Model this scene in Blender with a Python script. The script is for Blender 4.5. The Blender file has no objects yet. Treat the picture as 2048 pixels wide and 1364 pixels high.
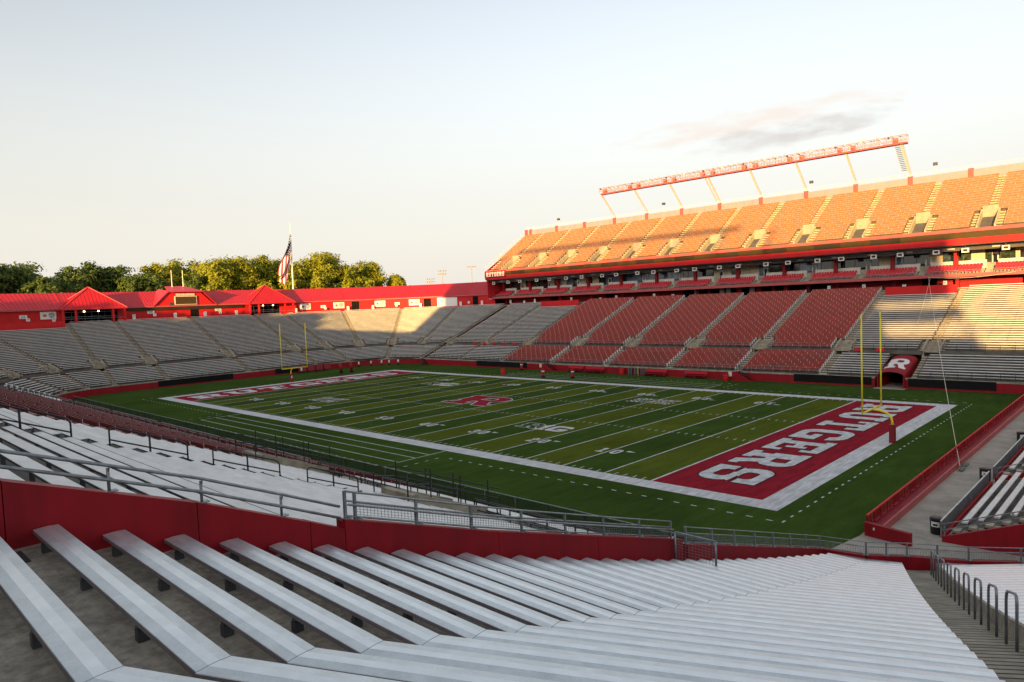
import bpy, math, random
import numpy as np
from mathutils import Vector, Matrix

random.seed(7)
rng = np.random.default_rng(11)
SC = bpy.context.scene
COL = SC.collection
R = math.radians

# ------------------------------------------------------------------ camera
cam_d = bpy.data.cameras.new("camera")
cam = bpy.data.objects.new("camera", cam_d)
COL.objects.link(cam)
SC.camera = cam
CAM = Vector((75.932, -70.947, 14.657))
YAW, PITCH, ROLL, FPX = 2.33867611, -0.0558005, -0.0413287, 1385.137
fw = Vector((math.cos(PITCH) * math.cos(YAW), math.cos(PITCH) * math.sin(YAW), math.sin(PITCH)))
rt = Vector((math.sin(YAW), -math.cos(YAW), 0))
up = rt.cross(fw)
r2 = rt * math.cos(ROLL) + up * math.sin(ROLL)
u2 = -rt * math.sin(ROLL) + up * math.cos(ROLL)
cam.matrix_world = Matrix(((r2.x, u2.x, -fw.x, CAM.x), (r2.y, u2.y, -fw.y, CAM.y), (r2.z, u2.z, -fw.z, CAM.z), (0, 0, 0, 1)))
cam_d.sensor_width = 36.0
cam_d.lens = FPX / 2048 * 36.0
cam_d.clip_start = 0.1
cam_d.clip_end = 9000

# ------------------------------------------------------------------ sky, sun, exposure
SUN_EL = 5.6
SUN_DIR = Vector((0.371, -0.928, math.tan(R(SUN_EL)))).normalized()   # towards the sun
w = bpy.data.worlds.new("World")
SC.world = w
w.use_nodes = True
nt = w.node_tree
nt.nodes.clear()
out = nt.nodes.new("ShaderNodeOutputWorld")
bg = nt.nodes.new("ShaderNodeBackground")
sky = nt.nodes.new("ShaderNodeTexSky")
sky.sky_type = 'NISHITA'
sky.sun_disc = False
sky.sun_elevation = R(SUN_EL)
sky.sun_rotation = math.atan2(SUN_DIR.x, SUN_DIR.y)
sky.altitude = 30
sky.air_density = 1.0
sky.dust_density = 2.2
sky.ozone_density = 1.6
bg.inputs["Strength"].default_value = 0.15
hs = nt.nodes.new("ShaderNodeHueSaturation")      # a hazy, milky evening sky
hs.inputs["Saturation"].default_value = 0.35
nt.links.new(sky.outputs[0], hs.inputs["Color"])
# pale warm haze layer, thickest at the horizon, the same in every direction
wtc = nt.nodes.new("ShaderNodeTexCoord")
wsp = nt.nodes.new("ShaderNodeSeparateXYZ")
nt.links.new(wtc.outputs["Generated"], wsp.inputs[0])
wr = nt.nodes.new("ShaderNodeValToRGB")
wr.color_ramp.interpolation = 'EASE'
wr.color_ramp.elements[0].position = 0.0
wr.color_ramp.elements[0].color = (0.92, 0.92, 0.92, 1)
wr.color_ramp.elements[1].position = 0.46
wr.color_ramp.elements[1].color = (0.0, 0.0, 0.0, 1)
nt.links.new(wsp.outputs["Z"], wr.inputs[0])
wm = nt.nodes.new("ShaderNodeMix")
wm.data_type = 'RGBA'
wm.inputs[7].default_value = (2.24, 2.11, 1.88, 1)
nt.links.new(wr.outputs[0], wm.inputs["Factor"])
nt.links.new(hs.outputs[0], wm.inputs[6])
# one flat evening cloud low in the sky above the far stand
def sky_dir(px, py):
    d = fw * FPX + r2 * (px - 1024) - u2 * (py - 682)
    return d.normalized()


CLOUD = sky_dir(1560, 268)
c_r = CLOUD.cross(Vector((0, 0, 1))).normalized()
c_u = c_r.cross(CLOUD).normalized()


def dot(v):
    n = nt.nodes.new("ShaderNodeVectorMath")
    n.operation = 'DOT_PRODUCT'
    nt.links.new(wtc.outputs["Generated"], n.inputs[0])
    n.inputs[1].default_value = tuple(v)
    return n.outputs["Value"]


def mth(op, a, b):
    n = nt.nodes.new("ShaderNodeMath")
    n.operation = op
    for i_, v_ in enumerate((a, b)):
        if isinstance(v_, (int, float)):
            n.inputs[i_].default_value = v_
        else:
            nt.links.new(v_, n.inputs[i_])
    return n.outputs[0]


cu, cv, cf = dot(c_r), dot(c_u), dot(CLOUD)
cmb = nt.nodes.new("ShaderNodeCombineXYZ")
nt.links.new(cu, cmb.inputs[0])
nt.links.new(mth('MULTIPLY', cv, 3.6), cmb.inputs[1])
wn = nt.nodes.new("ShaderNodeTexNoise")
wn.inputs["Scale"].default_value = 17.0
wn.inputs["Detail"].default_value = 6
wn.inputs["Roughness"].default_value = 0.5
nt.links.new(cmb.outputs[0], wn.inputs["Vector"])


def lobe(u0, v0, su, sv, tilt):
    x = mth('SUBTRACT', cu, u0)
    y = mth('SUBTRACT', mth('SUBTRACT', cv, v0), mth('MULTIPLY', x, tilt))
    e = mth('ADD', mth('POWER', mth('DIVIDE', x, su), 2.0), mth('POWER', mth('DIVIDE', y, sv), 2.0))
    q = mth('SUBTRACT', 1.0, e)
    q = mth('ADD', q, mth('MULTIPLY', mth('SUBTRACT', wn.outputs["Fac"], 0.5), 3.0))
    q = mth('MULTIPLY', mth('MAXIMUM', mth('MINIMUM', q, 1.0), 0.0), mth('GREATER_THAN', cf, 0.5))
    return mth('POWER', q, 1.4)


def blend(prev, fac, col):
    n = nt.nodes.new("ShaderNodeMix")
    n.data_type = 'RGBA'
    n.inputs[7].default_value = (*col, 1)
    nt.links.new(fac, n.inputs["Factor"])
    nt.links.new(prev, n.inputs[6])
    return n.outputs[2]


c1 = blend(wm.outputs[2], mth('MULTIPLY', lobe(-0.030, 0.022, 0.20, 0.020, 0.08), 0.8), (2.36, 2.12, 1.92))
c2 = blend(c1, mth('MULTIPLY', lobe(-0.025, -0.004, 0.10, 0.018, 0.05), 0.62), (1.78, 1.69, 1.62))
c3 = blend(c2, mth('MULTIPLY', lobe(0.062, 0.006, 0.085, 0.016, 0.08), 0.62), (1.76, 1.67, 1.60))
nt.links.new(c3, bg.inputs["Color"])
nt.links.new(bg.outputs[0], out.inputs["Surface"])

sun_d = bpy.data.lights.new("sun", 'SUN')
sun_d.energy = 4.0
sun_d.angle = R(0.55)
sun_d.color = (1.0, 0.60, 0.19)
sun = bpy.data.objects.new("sun", sun_d)
COL.objects.link(sun)
sun.rotation_euler = SUN_DIR.to_track_quat('Z', 'Y').to_euler()
sun.location = (0, -200, 120)

SC.view_settings.view_transform = 'Standard'
SC.view_settings.look = 'None'
SC.view_settings.gamma = 1.0
SC.view_settings.use_curve_mapping = False
SC.view_settings.exposure = 1.45

SC.cycles.caustics_reflective = False
SC.cycles.caustics_refractive = False

# ------------------------------------------------------------------ materials
MATS = {}


def mat(name, col, rough=0.6, metal=0.0, var=0.12, scale=1.5, bump=0.0, bscale=30.0, col2=None, spec=0.5, detail=5.0, stretch=None, alpha=1.0, emit=None):
    if name in MATS:
        return MATS[name]
    m = bpy.data.materials.new(name)
    m.use_nodes = True
    t = m.node_tree
    b = t.nodes["Principled BSDF"]
    b.inputs["Roughness"].default_value = rough
    b.inputs["Metallic"].default_value = metal
    b.inputs["Specular IOR Level"].default_value = spec
    b.inputs["Alpha"].default_value = alpha
    c = (*col, 1)
    b.inputs["Base Color"].default_value = c
    if emit:
        b.inputs["Emission Color"].default_value = (*emit[:3], 1)
        b.inputs["Emission Strength"].default_value = emit[3]
    if var > 0:
        tc = t.nodes.new("ShaderNodeTexCoord")
        mp = t.nodes.new("ShaderNodeMapping")
        if stretch:
            mp.inputs["Scale"].default_value = stretch
        t.links.new(tc.outputs["Object"], mp.inputs["Vector"])
        n = t.nodes.new("ShaderNodeTexNoise")
        n.inputs["Scale"].default_value = scale
        n.inputs["Detail"].default_value = detail
        n.inputs["Roughness"].default_value = 0.62
        t.links.new(mp.outputs[0], n.inputs["Vector"])
        r = t.nodes.new("ShaderNodeValToRGB")
        a = col2 if col2 else tuple(x * (1 - var * 2) for x in col)
        z = tuple(min(1, x * (1 + var)) for x in col)
        r.color_ramp.elements[0].position = 0.3
        r.color_ramp.elements[0].color = (*a, 1)
        r.color_ramp.elements[1].position = 0.7
        r.color_ramp.elements[1].color = (*z, 1)
        t.links.new(n.outputs["Fac"], r.inputs[0])
        t.links.new(r.outputs[0], b.inputs["Base Color"])
        if bump > 0:
            n2 = t.nodes.new("ShaderNodeTexNoise")
            n2.inputs["Scale"].default_value = bscale
            n2.inputs["Detail"].default_value = 4
            t.links.new(mp.outputs[0], n2.inputs["Vector"])
            bp = t.nodes.new("ShaderNodeBump")
            bp.inputs["Strength"].default_value = bump
            bp.inputs["Distance"].default_value = 0.02
            t.links.new(n2.outputs["Fac"], bp.inputs["Height"])
            t.links.new(bp.outputs[0], b.inputs["Normal"])
    MATS[name] = m
    return m


def weather(m, stretch, scale, lo, hi, fac, rough=None):
    """Multiply an extra layer of streaks or stains over a material's colour."""
    t = m.node_tree
    b = t.nodes["Principled BSDF"]
    src = b.inputs["Base Color"].links[0].from_socket
    tc = t.nodes.new("ShaderNodeTexCoord")
    mp = t.nodes.new("ShaderNodeMapping")
    mp.inputs["Scale"].default_value = stretch
    t.links.new(tc.outputs["Object"], mp.inputs["Vector"])
    n = t.nodes.new("ShaderNodeTexNoise")
    n.inputs["Scale"].default_value = scale
    n.inputs["Detail"].default_value = 9
    n.inputs["Roughness"].default_value = 0.68
    t.links.new(mp.outputs[0], n.inputs["Vector"])
    r = t.nodes.new("ShaderNodeValToRGB")
    r.color_ramp.elements[0].position = 0.36
    r.color_ramp.elements[0].color = (lo, lo, lo * .97, 1)
    r.color_ramp.elements[1].position = 0.58
    r.color_ramp.elements[1].color = (hi, hi, hi, 1)
    t.links.new(n.outputs["Fac"], r.inputs[0])
    mx = t.nodes.new("ShaderNodeMix")
    mx.data_type = 'RGBA'
    mx.blend_type = 'MULTIPLY'
    mx.inputs["Factor"].default_value = fac
    t.links.new(src, mx.inputs[6])
    t.links.new(r.outputs[0], mx.inputs[7])
    t.links.new(mx.outputs[2], b.inputs["Base Color"])
    if rough:
        rr = t.nodes.new("ShaderNodeMapRange")
        rr.inputs[3].default_value = rough[0]
        rr.inputs[4].default_value = rough[1]
        t.links.new(n.outputs["Fac"], rr.inputs[0])
        t.links.new(rr.outputs[0], b.inputs["Roughness"])


def grass_mat(name, col, col2):
    m = bpy.data.materials.new(name)
    m.use_nodes = True
    t = m.node_tree
    b = t.nodes["Principled BSDF"]
    b.inputs["Roughness"].default_value = 1.0
    b.inputs["Specular IOR Level"].default_value = 0.0
    tc = t.nodes.new("ShaderNodeTexCoord")
    mp = t.nodes.new("ShaderNodeMapping")
    mp.inputs["Scale"].default_value = (1.0, 0.22, 1.0)     # brushed along the yard lines
    t.links.new(tc.outputs["Object"], mp.inputs["Vector"])
    n1 = t.nodes.new("ShaderNodeTexNoise")
    n1.inputs["Scale"].default_value = 1.1
    n1.inputs["Detail"].default_value = 9
    n1.inputs["Roughness"].default_value = 0.72
    t.links.new(mp.outputs[0], n1.inputs["Vector"])
    r = t.nodes.new("ShaderNodeValToRGB")
    r.color_ramp.elements[0].position = 0.28
    r.color_ramp.elements[0].color = (*col2, 1)
    r.color_ramp.elements[1].position = 0.72
    r.color_ramp.elements[1].color = (*col, 1)
    t.links.new(n1.outputs["Fac"], r.inputs[0])
    n2 = t.nodes.new("ShaderNodeTexNoise")
    n2.inputs["Scale"].default_value = 0.09
    n2.inputs["Detail"].default_value = 3
    t.links.new(tc.outputs["Object"], n2.inputs["Vector"])
    mx = t.nodes.new("ShaderNodeMix")
    mx.data_type = 'RGBA'
    mx.blend_type = 'MULTIPLY'
    mx.inputs["Factor"].default_value = 0.55
    r3 = t.nodes.new("ShaderNodeValToRGB")
    r3.color_ramp.elements[0].position = 0.3
    r3.color_ramp.elements[0].color = (0.6, 0.6, 0.6, 1)
    r3.color_ramp.elements[1].position = 0.65
    r3.color_ramp.elements[1].color = (1.15, 1.15, 1.1, 1)
    t.links.new(n2.outputs["Fac"], r3.inputs[0])
    t.links.new(r.outputs[0], mx.inputs[6])
    t.links.new(r3.outputs[0], mx.inputs[7])
    t.links.new(mx.outputs[2], b.inputs["Base Color"])
    n4 = t.nodes.new("ShaderNodeTexNoise")
    n4.inputs["Scale"].default_value = 14
    n4.inputs["Detail"].default_value = 6
    t.links.new(tc.outputs["Object"], n4.inputs["Vector"])
    bp = t.nodes.new("ShaderNodeBump")
    bp.inputs["Strength"].default_value = 0.6
    bp.inputs["Distance"].default_value = 0.05
    t.links.new(n4.outputs["Fac"], bp.inputs["Height"])
    t.links.new(bp.outputs[0], b.inputs["Normal"])
    return m


def leaf_mat(name, col, col2):
    m = bpy.data.materials.new(name)
    m.use_nodes = True
    t = m.node_tree
    b = t.nodes["Principled BSDF"]
    b.inputs["Roughness"].default_value = 0.6
    b.inputs["Specular IOR Level"].default_value = 0.25
    g = t.nodes.new("ShaderNodeNewGeometry")
    r = t.nodes.new("ShaderNodeValToRGB")
    r.color_ramp.elements[0].color = (*col2, 1)
    r.color_ramp.elements[1].color = (*col, 1)
    t.links.new(g.outputs["Random Per Island"], r.inputs[0])
    t.links.new(r.outputs[0], b.inputs["Base Color"])
    tr = t.nodes.new("ShaderNodeBsdfTranslucent")
    t.links.new(r.outputs[0], tr.inputs["Color"])
    ms = t.nodes.new("ShaderNodeMixShader")
    ms.inputs[0].default_value = 0.3
    o = t.nodes["Material Output"]
    t.links.new(b.outputs[0], ms.inputs[1])
    t.links.new(tr.outputs[0], ms.inputs[2])
    t.links.new(ms.outputs[0], o.inputs["Surface"])
    return m


M_TURF = grass_mat("turf_dark", (0.068, 0.112, 0.024), (0.036, 0.068, 0.014))
M_TURFL = grass_mat("turf_light", (0.120, 0.148, 0.024), (0.074, 0.096, 0.014))
M_PAINT = mat("white_turf_paint", (0.66, 0.66, 0.66), 0.9, var=0.2, scale=2.2, detail=10, stretch=(1, 0.5, 1), spec=0.1)
M_BORDER = mat("worn_white_turf_paint", (0.66, 0.66, 0.67), 0.9, var=0.17, scale=1.6, detail=12, stretch=(2.0, 0.35, 1), spec=0.1)
M_REDTURF = mat("red_turf_paint", (0.31, 0.006, 0.022), 0.9, var=0.22, scale=1.4, detail=10, stretch=(1.6, 0.3, 1), spec=0.1)
M_BLKTURF = mat("black_turf_paint", (0.012, 0.012, 0.012), 0.9, var=0.1, spec=0.1)
M_CONCF = mat("shade_dark_stand_concrete", (0.15, 0.135, 0.115), 0.9, var=0.22, scale=0.5, detail=8)  # concrete darkened to stand for the shade between the benches
M_NOSE = mat("dark_step_riser", (0.05, 0.046, 0.042), 0.9, var=0.2, scale=3)
M_CONC = mat("weathered_concrete", (0.44, 0.385, 0.315), 0.9, var=0.2, scale=0.9, bump=0.3, detail=9)
M_CONCL = mat("pale_concrete", (0.40, 0.35, 0.27), 0.9, var=0.2, scale=1.3, bump=0.2, detail=8)
M_CONCD = mat("deck_concrete", (0.50, 0.41, 0.26), 0.9, var=0.15, scale=1.3, bump=0.2, detail=8)
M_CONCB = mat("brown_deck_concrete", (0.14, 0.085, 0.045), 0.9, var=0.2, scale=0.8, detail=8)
M_HEAD = mat("pale_deck_wall", (0.42, 0.335, 0.245), 0.8, var=0.1)
M_TICK = mat("faded_white_bracket", (0.52, 0.44, 0.36), 0.6, var=0.05)
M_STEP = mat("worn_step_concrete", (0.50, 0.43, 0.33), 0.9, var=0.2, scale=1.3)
M_WALK = mat("walkway_concrete", (0.46, 0.41, 0.345), 0.9, var=0.13, scale=0.5, bump=0.15, detail=10)
M_ALU = mat("anodised_aluminium", (0.64, 0.68, 0.71), 0.30, metal=0.6, var=0.07, scale=3.0, detail=6)
M_ALUR = mat("sky_sheen_bench_rib", (0.75, 0.78, 0.80), 0.28, metal=0.6, var=0.05, scale=4.0)  # paler tone imitates the sky reflected along the bench rib
M_ALUF = mat("weathered_aluminium_bench", (0.80, 0.79, 0.76), 0.5, metal=0.05, var=0.1, scale=0.8, detail=6)
M_GALV = mat("galvanised_steel", (0.30, 0.33, 0.35), 0.45, metal=0.6, var=0.18, scale=6)
M_BLKSTEEL = mat("black_steel", (0.02, 0.021, 0.024), 0.5, var=0.1)
M_BRACK = mat("dark_bracket_steel", (0.09, 0.095, 0.11), 0.5, metal=0.4, var=0.15, scale=4)
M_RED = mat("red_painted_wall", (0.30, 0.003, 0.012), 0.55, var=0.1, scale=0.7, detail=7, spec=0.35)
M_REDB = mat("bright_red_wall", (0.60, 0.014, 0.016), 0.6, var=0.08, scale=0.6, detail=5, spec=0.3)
M_ROOF = mat("red_metal_roof", (0.62, 0.020, 0.030), 0.38, metal=0.1, var=0.06, scale=0.4)
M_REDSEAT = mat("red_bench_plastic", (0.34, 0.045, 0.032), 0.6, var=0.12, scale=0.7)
M_DECKSEAT = mat("faded_sungold_bench_plastic", (0.36, 0.14, 0.045), 0.5, var=0.12, scale=0.7)  # faded red, shifted to orange for the golden sunlight on the deck
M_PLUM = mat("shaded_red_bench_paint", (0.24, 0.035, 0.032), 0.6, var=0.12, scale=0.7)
M_CHAIR = mat("red_chair_plastic", (0.62, 0.012, 0.03), 0.45, var=0.05)
M_WHITE = mat("white_paint", (0.80, 0.79, 0.76), 0.5, var=0.05, scale=1.0)
M_CREAM = mat("cream_paint", (0.78, 0.70, 0.56), 0.6, var=0.08, scale=1.0)
M_PARAPET = mat("white_parapet", (0.72, 0.70, 0.64), 0.7, var=0.1, scale=0.6)
M_BLACK = mat("black_banner", (0.010, 0.010, 0.011), 0.8, var=0.1, spec=0.15)
M_BOARD = mat("dark_led_board", (0.045, 0.03, 0.014), 0.6, var=0.2, scale=0.25, spec=0.2)
M_BOARD2 = mat("brown_led_board", (0.075, 0.045, 0.012), 0.6, var=0.15, scale=2.5, spec=0.2, stretch=(1, 1, 6))
M_PINK = mat("pale_pink_panel", (0.52, 0.27, 0.30), 0.7, var=0.06, scale=0.5)
M_FASCIA = mat("dusty_red_fascia", (0.48, 0.085, 0.085), 0.55, var=0.08, scale=0.5)
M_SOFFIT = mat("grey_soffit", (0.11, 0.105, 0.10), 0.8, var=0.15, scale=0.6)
M_DARK = mat("dark_opening", (0.012, 0.010, 0.010), 0.9, var=0.2, scale=1.0, spec=0.1)
M_YELLOW = mat("yellow_goalpost_paint", (0.90, 0.80, 0.025), 0.4, var=0.03)
M_PAD = mat("dark_red_pad", (0.23, 0.006, 0.016), 0.5, var=0.1, scale=3)
M_GLASS = mat("dark_window_glass", (0.02, 0.022, 0.025), 0.05, var=0.0, spec=0.8)
M_BLIND = mat("cream_blind", (0.62, 0.55, 0.40), 0.8, var=0.1, scale=2, stretch=(6, 6, 0.2))
M_BLUEGL = mat("blue_tinted_glass", (0.12, 0.20, 0.32), 0.08, var=0.2, scale=1.2, spec=0.8)
M_GREENGL = mat("green_tinted_glass", (0.05, 0.075, 0.05), 0.08, var=0.5, scale=1.5, spec=0.8)
M_BIN = mat("black_bin_plastic", (0.012, 0.013, 0.015), 0.45, var=0.1)
M_SAND = mat("grey_sandbag", (0.20, 0.20, 0.19), 0.9, var=0.2, scale=8, bump=0.4)
M_BARK = mat("tree_bark", (0.09, 0.065, 0.045), 0.9, var=0.3, scale=4, bump=0.5)
M_FLAGR = mat("flag_red", (0.55, 0.02, 0.04), 0.7, var=0.05)
M_FLAGB = mat("flag_blue", (0.02, 0.03, 0.12), 0.7, var=0.05)
M_LEAFA = leaf_mat("sunlit_tone_leaf", (0.38, 0.37, 0.018), (0.14, 0.185, 0.018))  # yellow sunlight put into the leaf colour of the sunlit trees
M_LEAFB = leaf_mat("shade_tone_leaf", (0.13, 0.185, 0.036), (0.055, 0.095, 0.02))  # darker copy of the leaf colour for trees in shade
M_GROUND = grass_mat("rough_grass", (0.06, 0.08, 0.02), (0.03, 0.045, 0.012))


def chainlink_mat():
    m = bpy.data.materials.new("green_windscreen_mesh")
    m.use_nodes = True
    b = m.node_tree.nodes["Principled BSDF"]
    b.inputs["Base Color"].default_value = (0.012, 0.022, 0.016, 1)
    b.inputs["Roughness"].default_value = 0.8
    b.inputs["Alpha"].default_value = 0.62
    return m


M_SCREEN = chainlink_mat()
weather(M_ALU, (1, 1, 1), 5.0, 0.88, 1.04, 0.7, (0.24, 0.48))
weather(M_ALU, (1, 1, 1), 60.0, 0.90, 1.04, 0.7)
weather(M_CONC, (1, 1, 1), 0.7, 0.62, 1.08, 0.8)
weather(M_CONC, (1, 1, 1), 9.0, 0.55, 1.10, 0.8)
weather(M_CONC, (0.15, 1.5, 1), 3.0, 0.75, 1.08, 0.7)
weather(M_WALK, (1, 1, 1), 0.35, 0.72, 1.06, 0.8)
weather(M_WALK, (0.25, 3.0, 1), 1.2, 0.86, 1.05, 0.7)
weather(M_RED, (1.6, 1.6, 0.16), 1.8, 0.74, 1.10, 0.75, (0.4, 0.75))
weather(M_BORDER, (0.12, 0.12, 1), 1.0, 0.86, 1.05, 0.8)


# ------------------------------------------------------------------ mesh helpers
class MB:
    def __init__(self):
        self.v, self.f, self.m = [], [], []

    def quad(self, a, b, c, d, mi=0):
        n = len(self.v)
        self.v += [tuple(a), tuple(b), tuple(c), tuple(d)]
        self.f.append((n, n + 1, n + 2, n + 3))
        self.m.append(mi)

    def poly(self, pts, mi=0):
        n = len(self.v)
        self.v += [tuple(p) for p in pts]
        self.f.append(tuple(range(n, n + len(pts))))
        self.m.append(mi)

    def hexa(self, p, mi=0):
        """8 corners: bottom ring 0-3, top ring 4-7."""
        n = len(self.v)
        self.v += [tuple(q) for q in p]
        for q in ((3, 2, 1, 0), (4, 5, 6, 7), (0, 1, 5, 4), (1, 2, 6, 5), (2, 3, 7, 6), (3, 0, 4, 7)):
            self.f.append(tuple(n + i for i in q))
            self.m.append(mi)
        return self

    def box(self, x0, x1, y0, y1, z0, z1, mi=0):
        return self.hexa([(x0, y0, z0), (x1, y0, z0), (x1, y1, z0), (x0, y1, z0), (x0, y0, z1), (x1, y0, z1), (x1, y1, z1), (x0, y1, z1)], mi)

    def beam(self, p, q, wd, ht, mi=0, upv=(0, 0, 1)):
        p, q = Vector(p), Vector(q)
        d = (q - p).normalized()
        s = d.cross(Vector(upv))
        if s.length < 1e-5:
            s = d.cross(Vector((1, 0, 0)))
        s = s.normalized() * (wd / 2)
        u = s.cross(d).normalized() * (ht / 2)
        return self.hexa([p - s - u, p + s - u, q + s - u, q - s - u, p - s + u, p + s + u, q + s + u, q - s + u], mi)

    def tube(self, pts, r, n=8, mi=0, cap=True):
        pts = [Vector(p) for p in pts]
        base = len(self.v)
        rings = []
        prev = None
        for i, p in enumerate(pts):
            if i == 0:
                d = pts[1] - p
            elif i == len(pts) - 1:
                d = p - pts[i - 1]
            else:
                d = (pts[i + 1] - p).normalized() + (p - pts[i - 1]).normalized()
            d = d.normalized()
            a = prev if prev is not None else (Vector((0, 0, 1)) if abs(d.z) < 0.9 else Vector((1, 0, 0)))
            s = d.cross(a).normalized()
            u = s.cross(d).normalized()
            prev = u
            rr = r[i] if isinstance(r, (list, tuple)) else r
            ring = []
            for k in range(n):
                an = 2 * math.pi * k / n
                ring.append(len(self.v))
                self.v.append(tuple(p + s * (rr * math.cos(an)) + u * (rr * math.sin(an))))
            rings.append(ring)
        for a, b in zip(rings[:-1], rings[1:]):
            for k in range(n):
                self.f.append((a[k], a[(k + 1) % n], b[(k + 1) % n], b[k]))
                self.m.append(mi)
        if cap:
            self.f.append(tuple(reversed(rings[0])))
            self.m.append(mi)
            self.f.append(tuple(rings[-1]))
            self.m.append(mi)
        return self

    def cyl(self, c, r, h, n=16, mi=0, r2=None):
        c = Vector(c)
        return self.tube([c, c + Vector((0, 0, h))], [r, r if r2 is None else r2], n, mi)

    def mesh(self, name, mats, smooth=False):
        me = bpy.data.meshes.new(name)
        me.from_pydata(self.v, [], self.f)
        for x in (mats if isinstance(mats, (list, tuple)) else [mats]):
            me.materials.append(x)
        if any(self.m):
            me.polygons.foreach_set("material_index", self.m)
        if smooth:
            me.polygons.foreach_set("use_smooth", [True] * len(self.f))
        me.update()
        return me

    def build(self, name, mats, parent=None, smooth=False, **props):
        o = bpy.data.objects.new(name, self.mesh(name, mats, smooth))
        COL.objects.link(o)
        if parent is not None:
            adopt(o, parent)
        for k, v in props.items():
            o[k] = v
        return o


WLOC = {}


def adopt(o, parent):
    o.parent = parent
    loc = WLOC.get(parent.name, Vector((0, 0, 0)))
    o.matrix_parent_inverse = Matrix.Translation(-loc)


def thing(name, label, cat, loc=(0, 0, 0), group=None):
    o = bpy.data.objects.new(name, None)
    COL.objects.link(o)
    o.location = loc
    o.empty_display_size = 0.3
    WLOC[o.name] = Vector(loc)
    o["label"] = label
    o["category"] = cat
    if group:
        o["group"] = group
    return o


def tag(o, label, cat, group=None):
    o["label"] = label
    o["category"] = cat
    if group:
        o["group"] = group
    return o


def clone(root, loc, label=None, rotz=None):
    """Copy a thing with its parts and sub-parts; meshes are local to the root."""
    r = root.copy()
    COL.objects.link(r)
    r.location = loc
    if rotz is not None:
        r.rotation_euler = (0, 0, rotz)
    if label:
        r["label"] = label
    for ch in list(root.children):
        c = ch.copy()
        COL.objects.link(c)
        c.parent = r
        for g in list(ch.children):
            d = g.copy()
            COL.objects.link(d)
            d.parent = c
    return r


def local_part(mb, name, mats, root, smooth=False, **props):
    """A part whose mesh is in the root's own coordinates (for things that are cloned)."""
    o = bpy.data.objects.new(name, mb.mesh(name, mats, smooth))
    COL.objects.link(o)
    o.parent = root
    for k, v in props.items():
        o[k] = v
    return o


def project(p):
    d = Vector(p) - CAM
    zf = d.dot(fw)
    if zf < 0.2:
        return None
    return (1024 + FPX * d.dot(r2) / zf, 682 - FPX * d.dot(u2) / zf)


def in_view(*pts, m=60):
    q = [project(p) for p in pts]
    q = [a for a in q if a]
    if not q:
        return False
    xs = [a[0] for a in q]
    ys = [a[1] for a in q]
    return not (max(xs) < -m or min(xs) > 2048 + m or max(ys) < -m or min(ys) > 1364 + m)


def ordinal(i):
    return ["first", "second", "third", "fourth", "fifth", "sixth", "seventh", "eighth", "ninth", "tenth", "eleventh", "twelfth", "thirteenth", "fourteenth", "fifteenth", "sixteenth", "seventeenth",
            "eighteenth", "nineteenth", "twentieth", "twenty-first", "twenty-second", "twenty-third", "twenty-fourth", "twenty-fifth"][i]


# ------------------------------------------------------------------ lettering as little bitmaps turned into quads
def fill_poly(g, W, H, pts, val=True):
    h, wd = g.shape
    ys, xs = np.mgrid[0:h, 0:wd]
    X = (xs + 0.5) / wd * W
    Y = H - (ys + 0.5) / h * H
    ins = np.zeros(g.shape, bool)
    n = len(pts)
    for i in range(n):
        x0, y0 = pts[i]
        x1, y1 = pts[(i + 1) % n]
        if y0 == y1:
            continue
        c = ((Y >= min(y0, y1)) & (Y < max(y0, y1)))
        xi = x0 + (Y - y0) * (x1 - x0) / (y1 - y0)
        ins ^= c & (X < xi)
    g[ins] = val


def rrect(x0, y0, x1, y1, rx, ry, corners="abcd", n=10):
    """Rounded rectangle; corners: a = bottom left, b = bottom right, c = top right, d = top left."""
    p = []
    for key, cx, cy, a0 in (("a", x0 + rx, y0 + ry, 180), ("b", x1 - rx, y0 + ry, 270), ("c", x1 - rx, y1 - ry, 0), ("d", x0 + rx, y1 - ry, 90)):
        if key in corners:
            for k in range(n + 1):
                a = R(a0 + 90 * k / n)
                p.append((cx + rx * math.cos(a), cy + ry * math.sin(a)))
        else:
            p.append({"a": (x0, y0), "b": (x1, y0), "c": (x1, y1), "d": (x0, y1)}[key])
    return p


def rc(x0, y0, x1, y1):
    return [(x0, y0), (x1, y0), (x1, y1), (x0, y1)]


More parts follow.
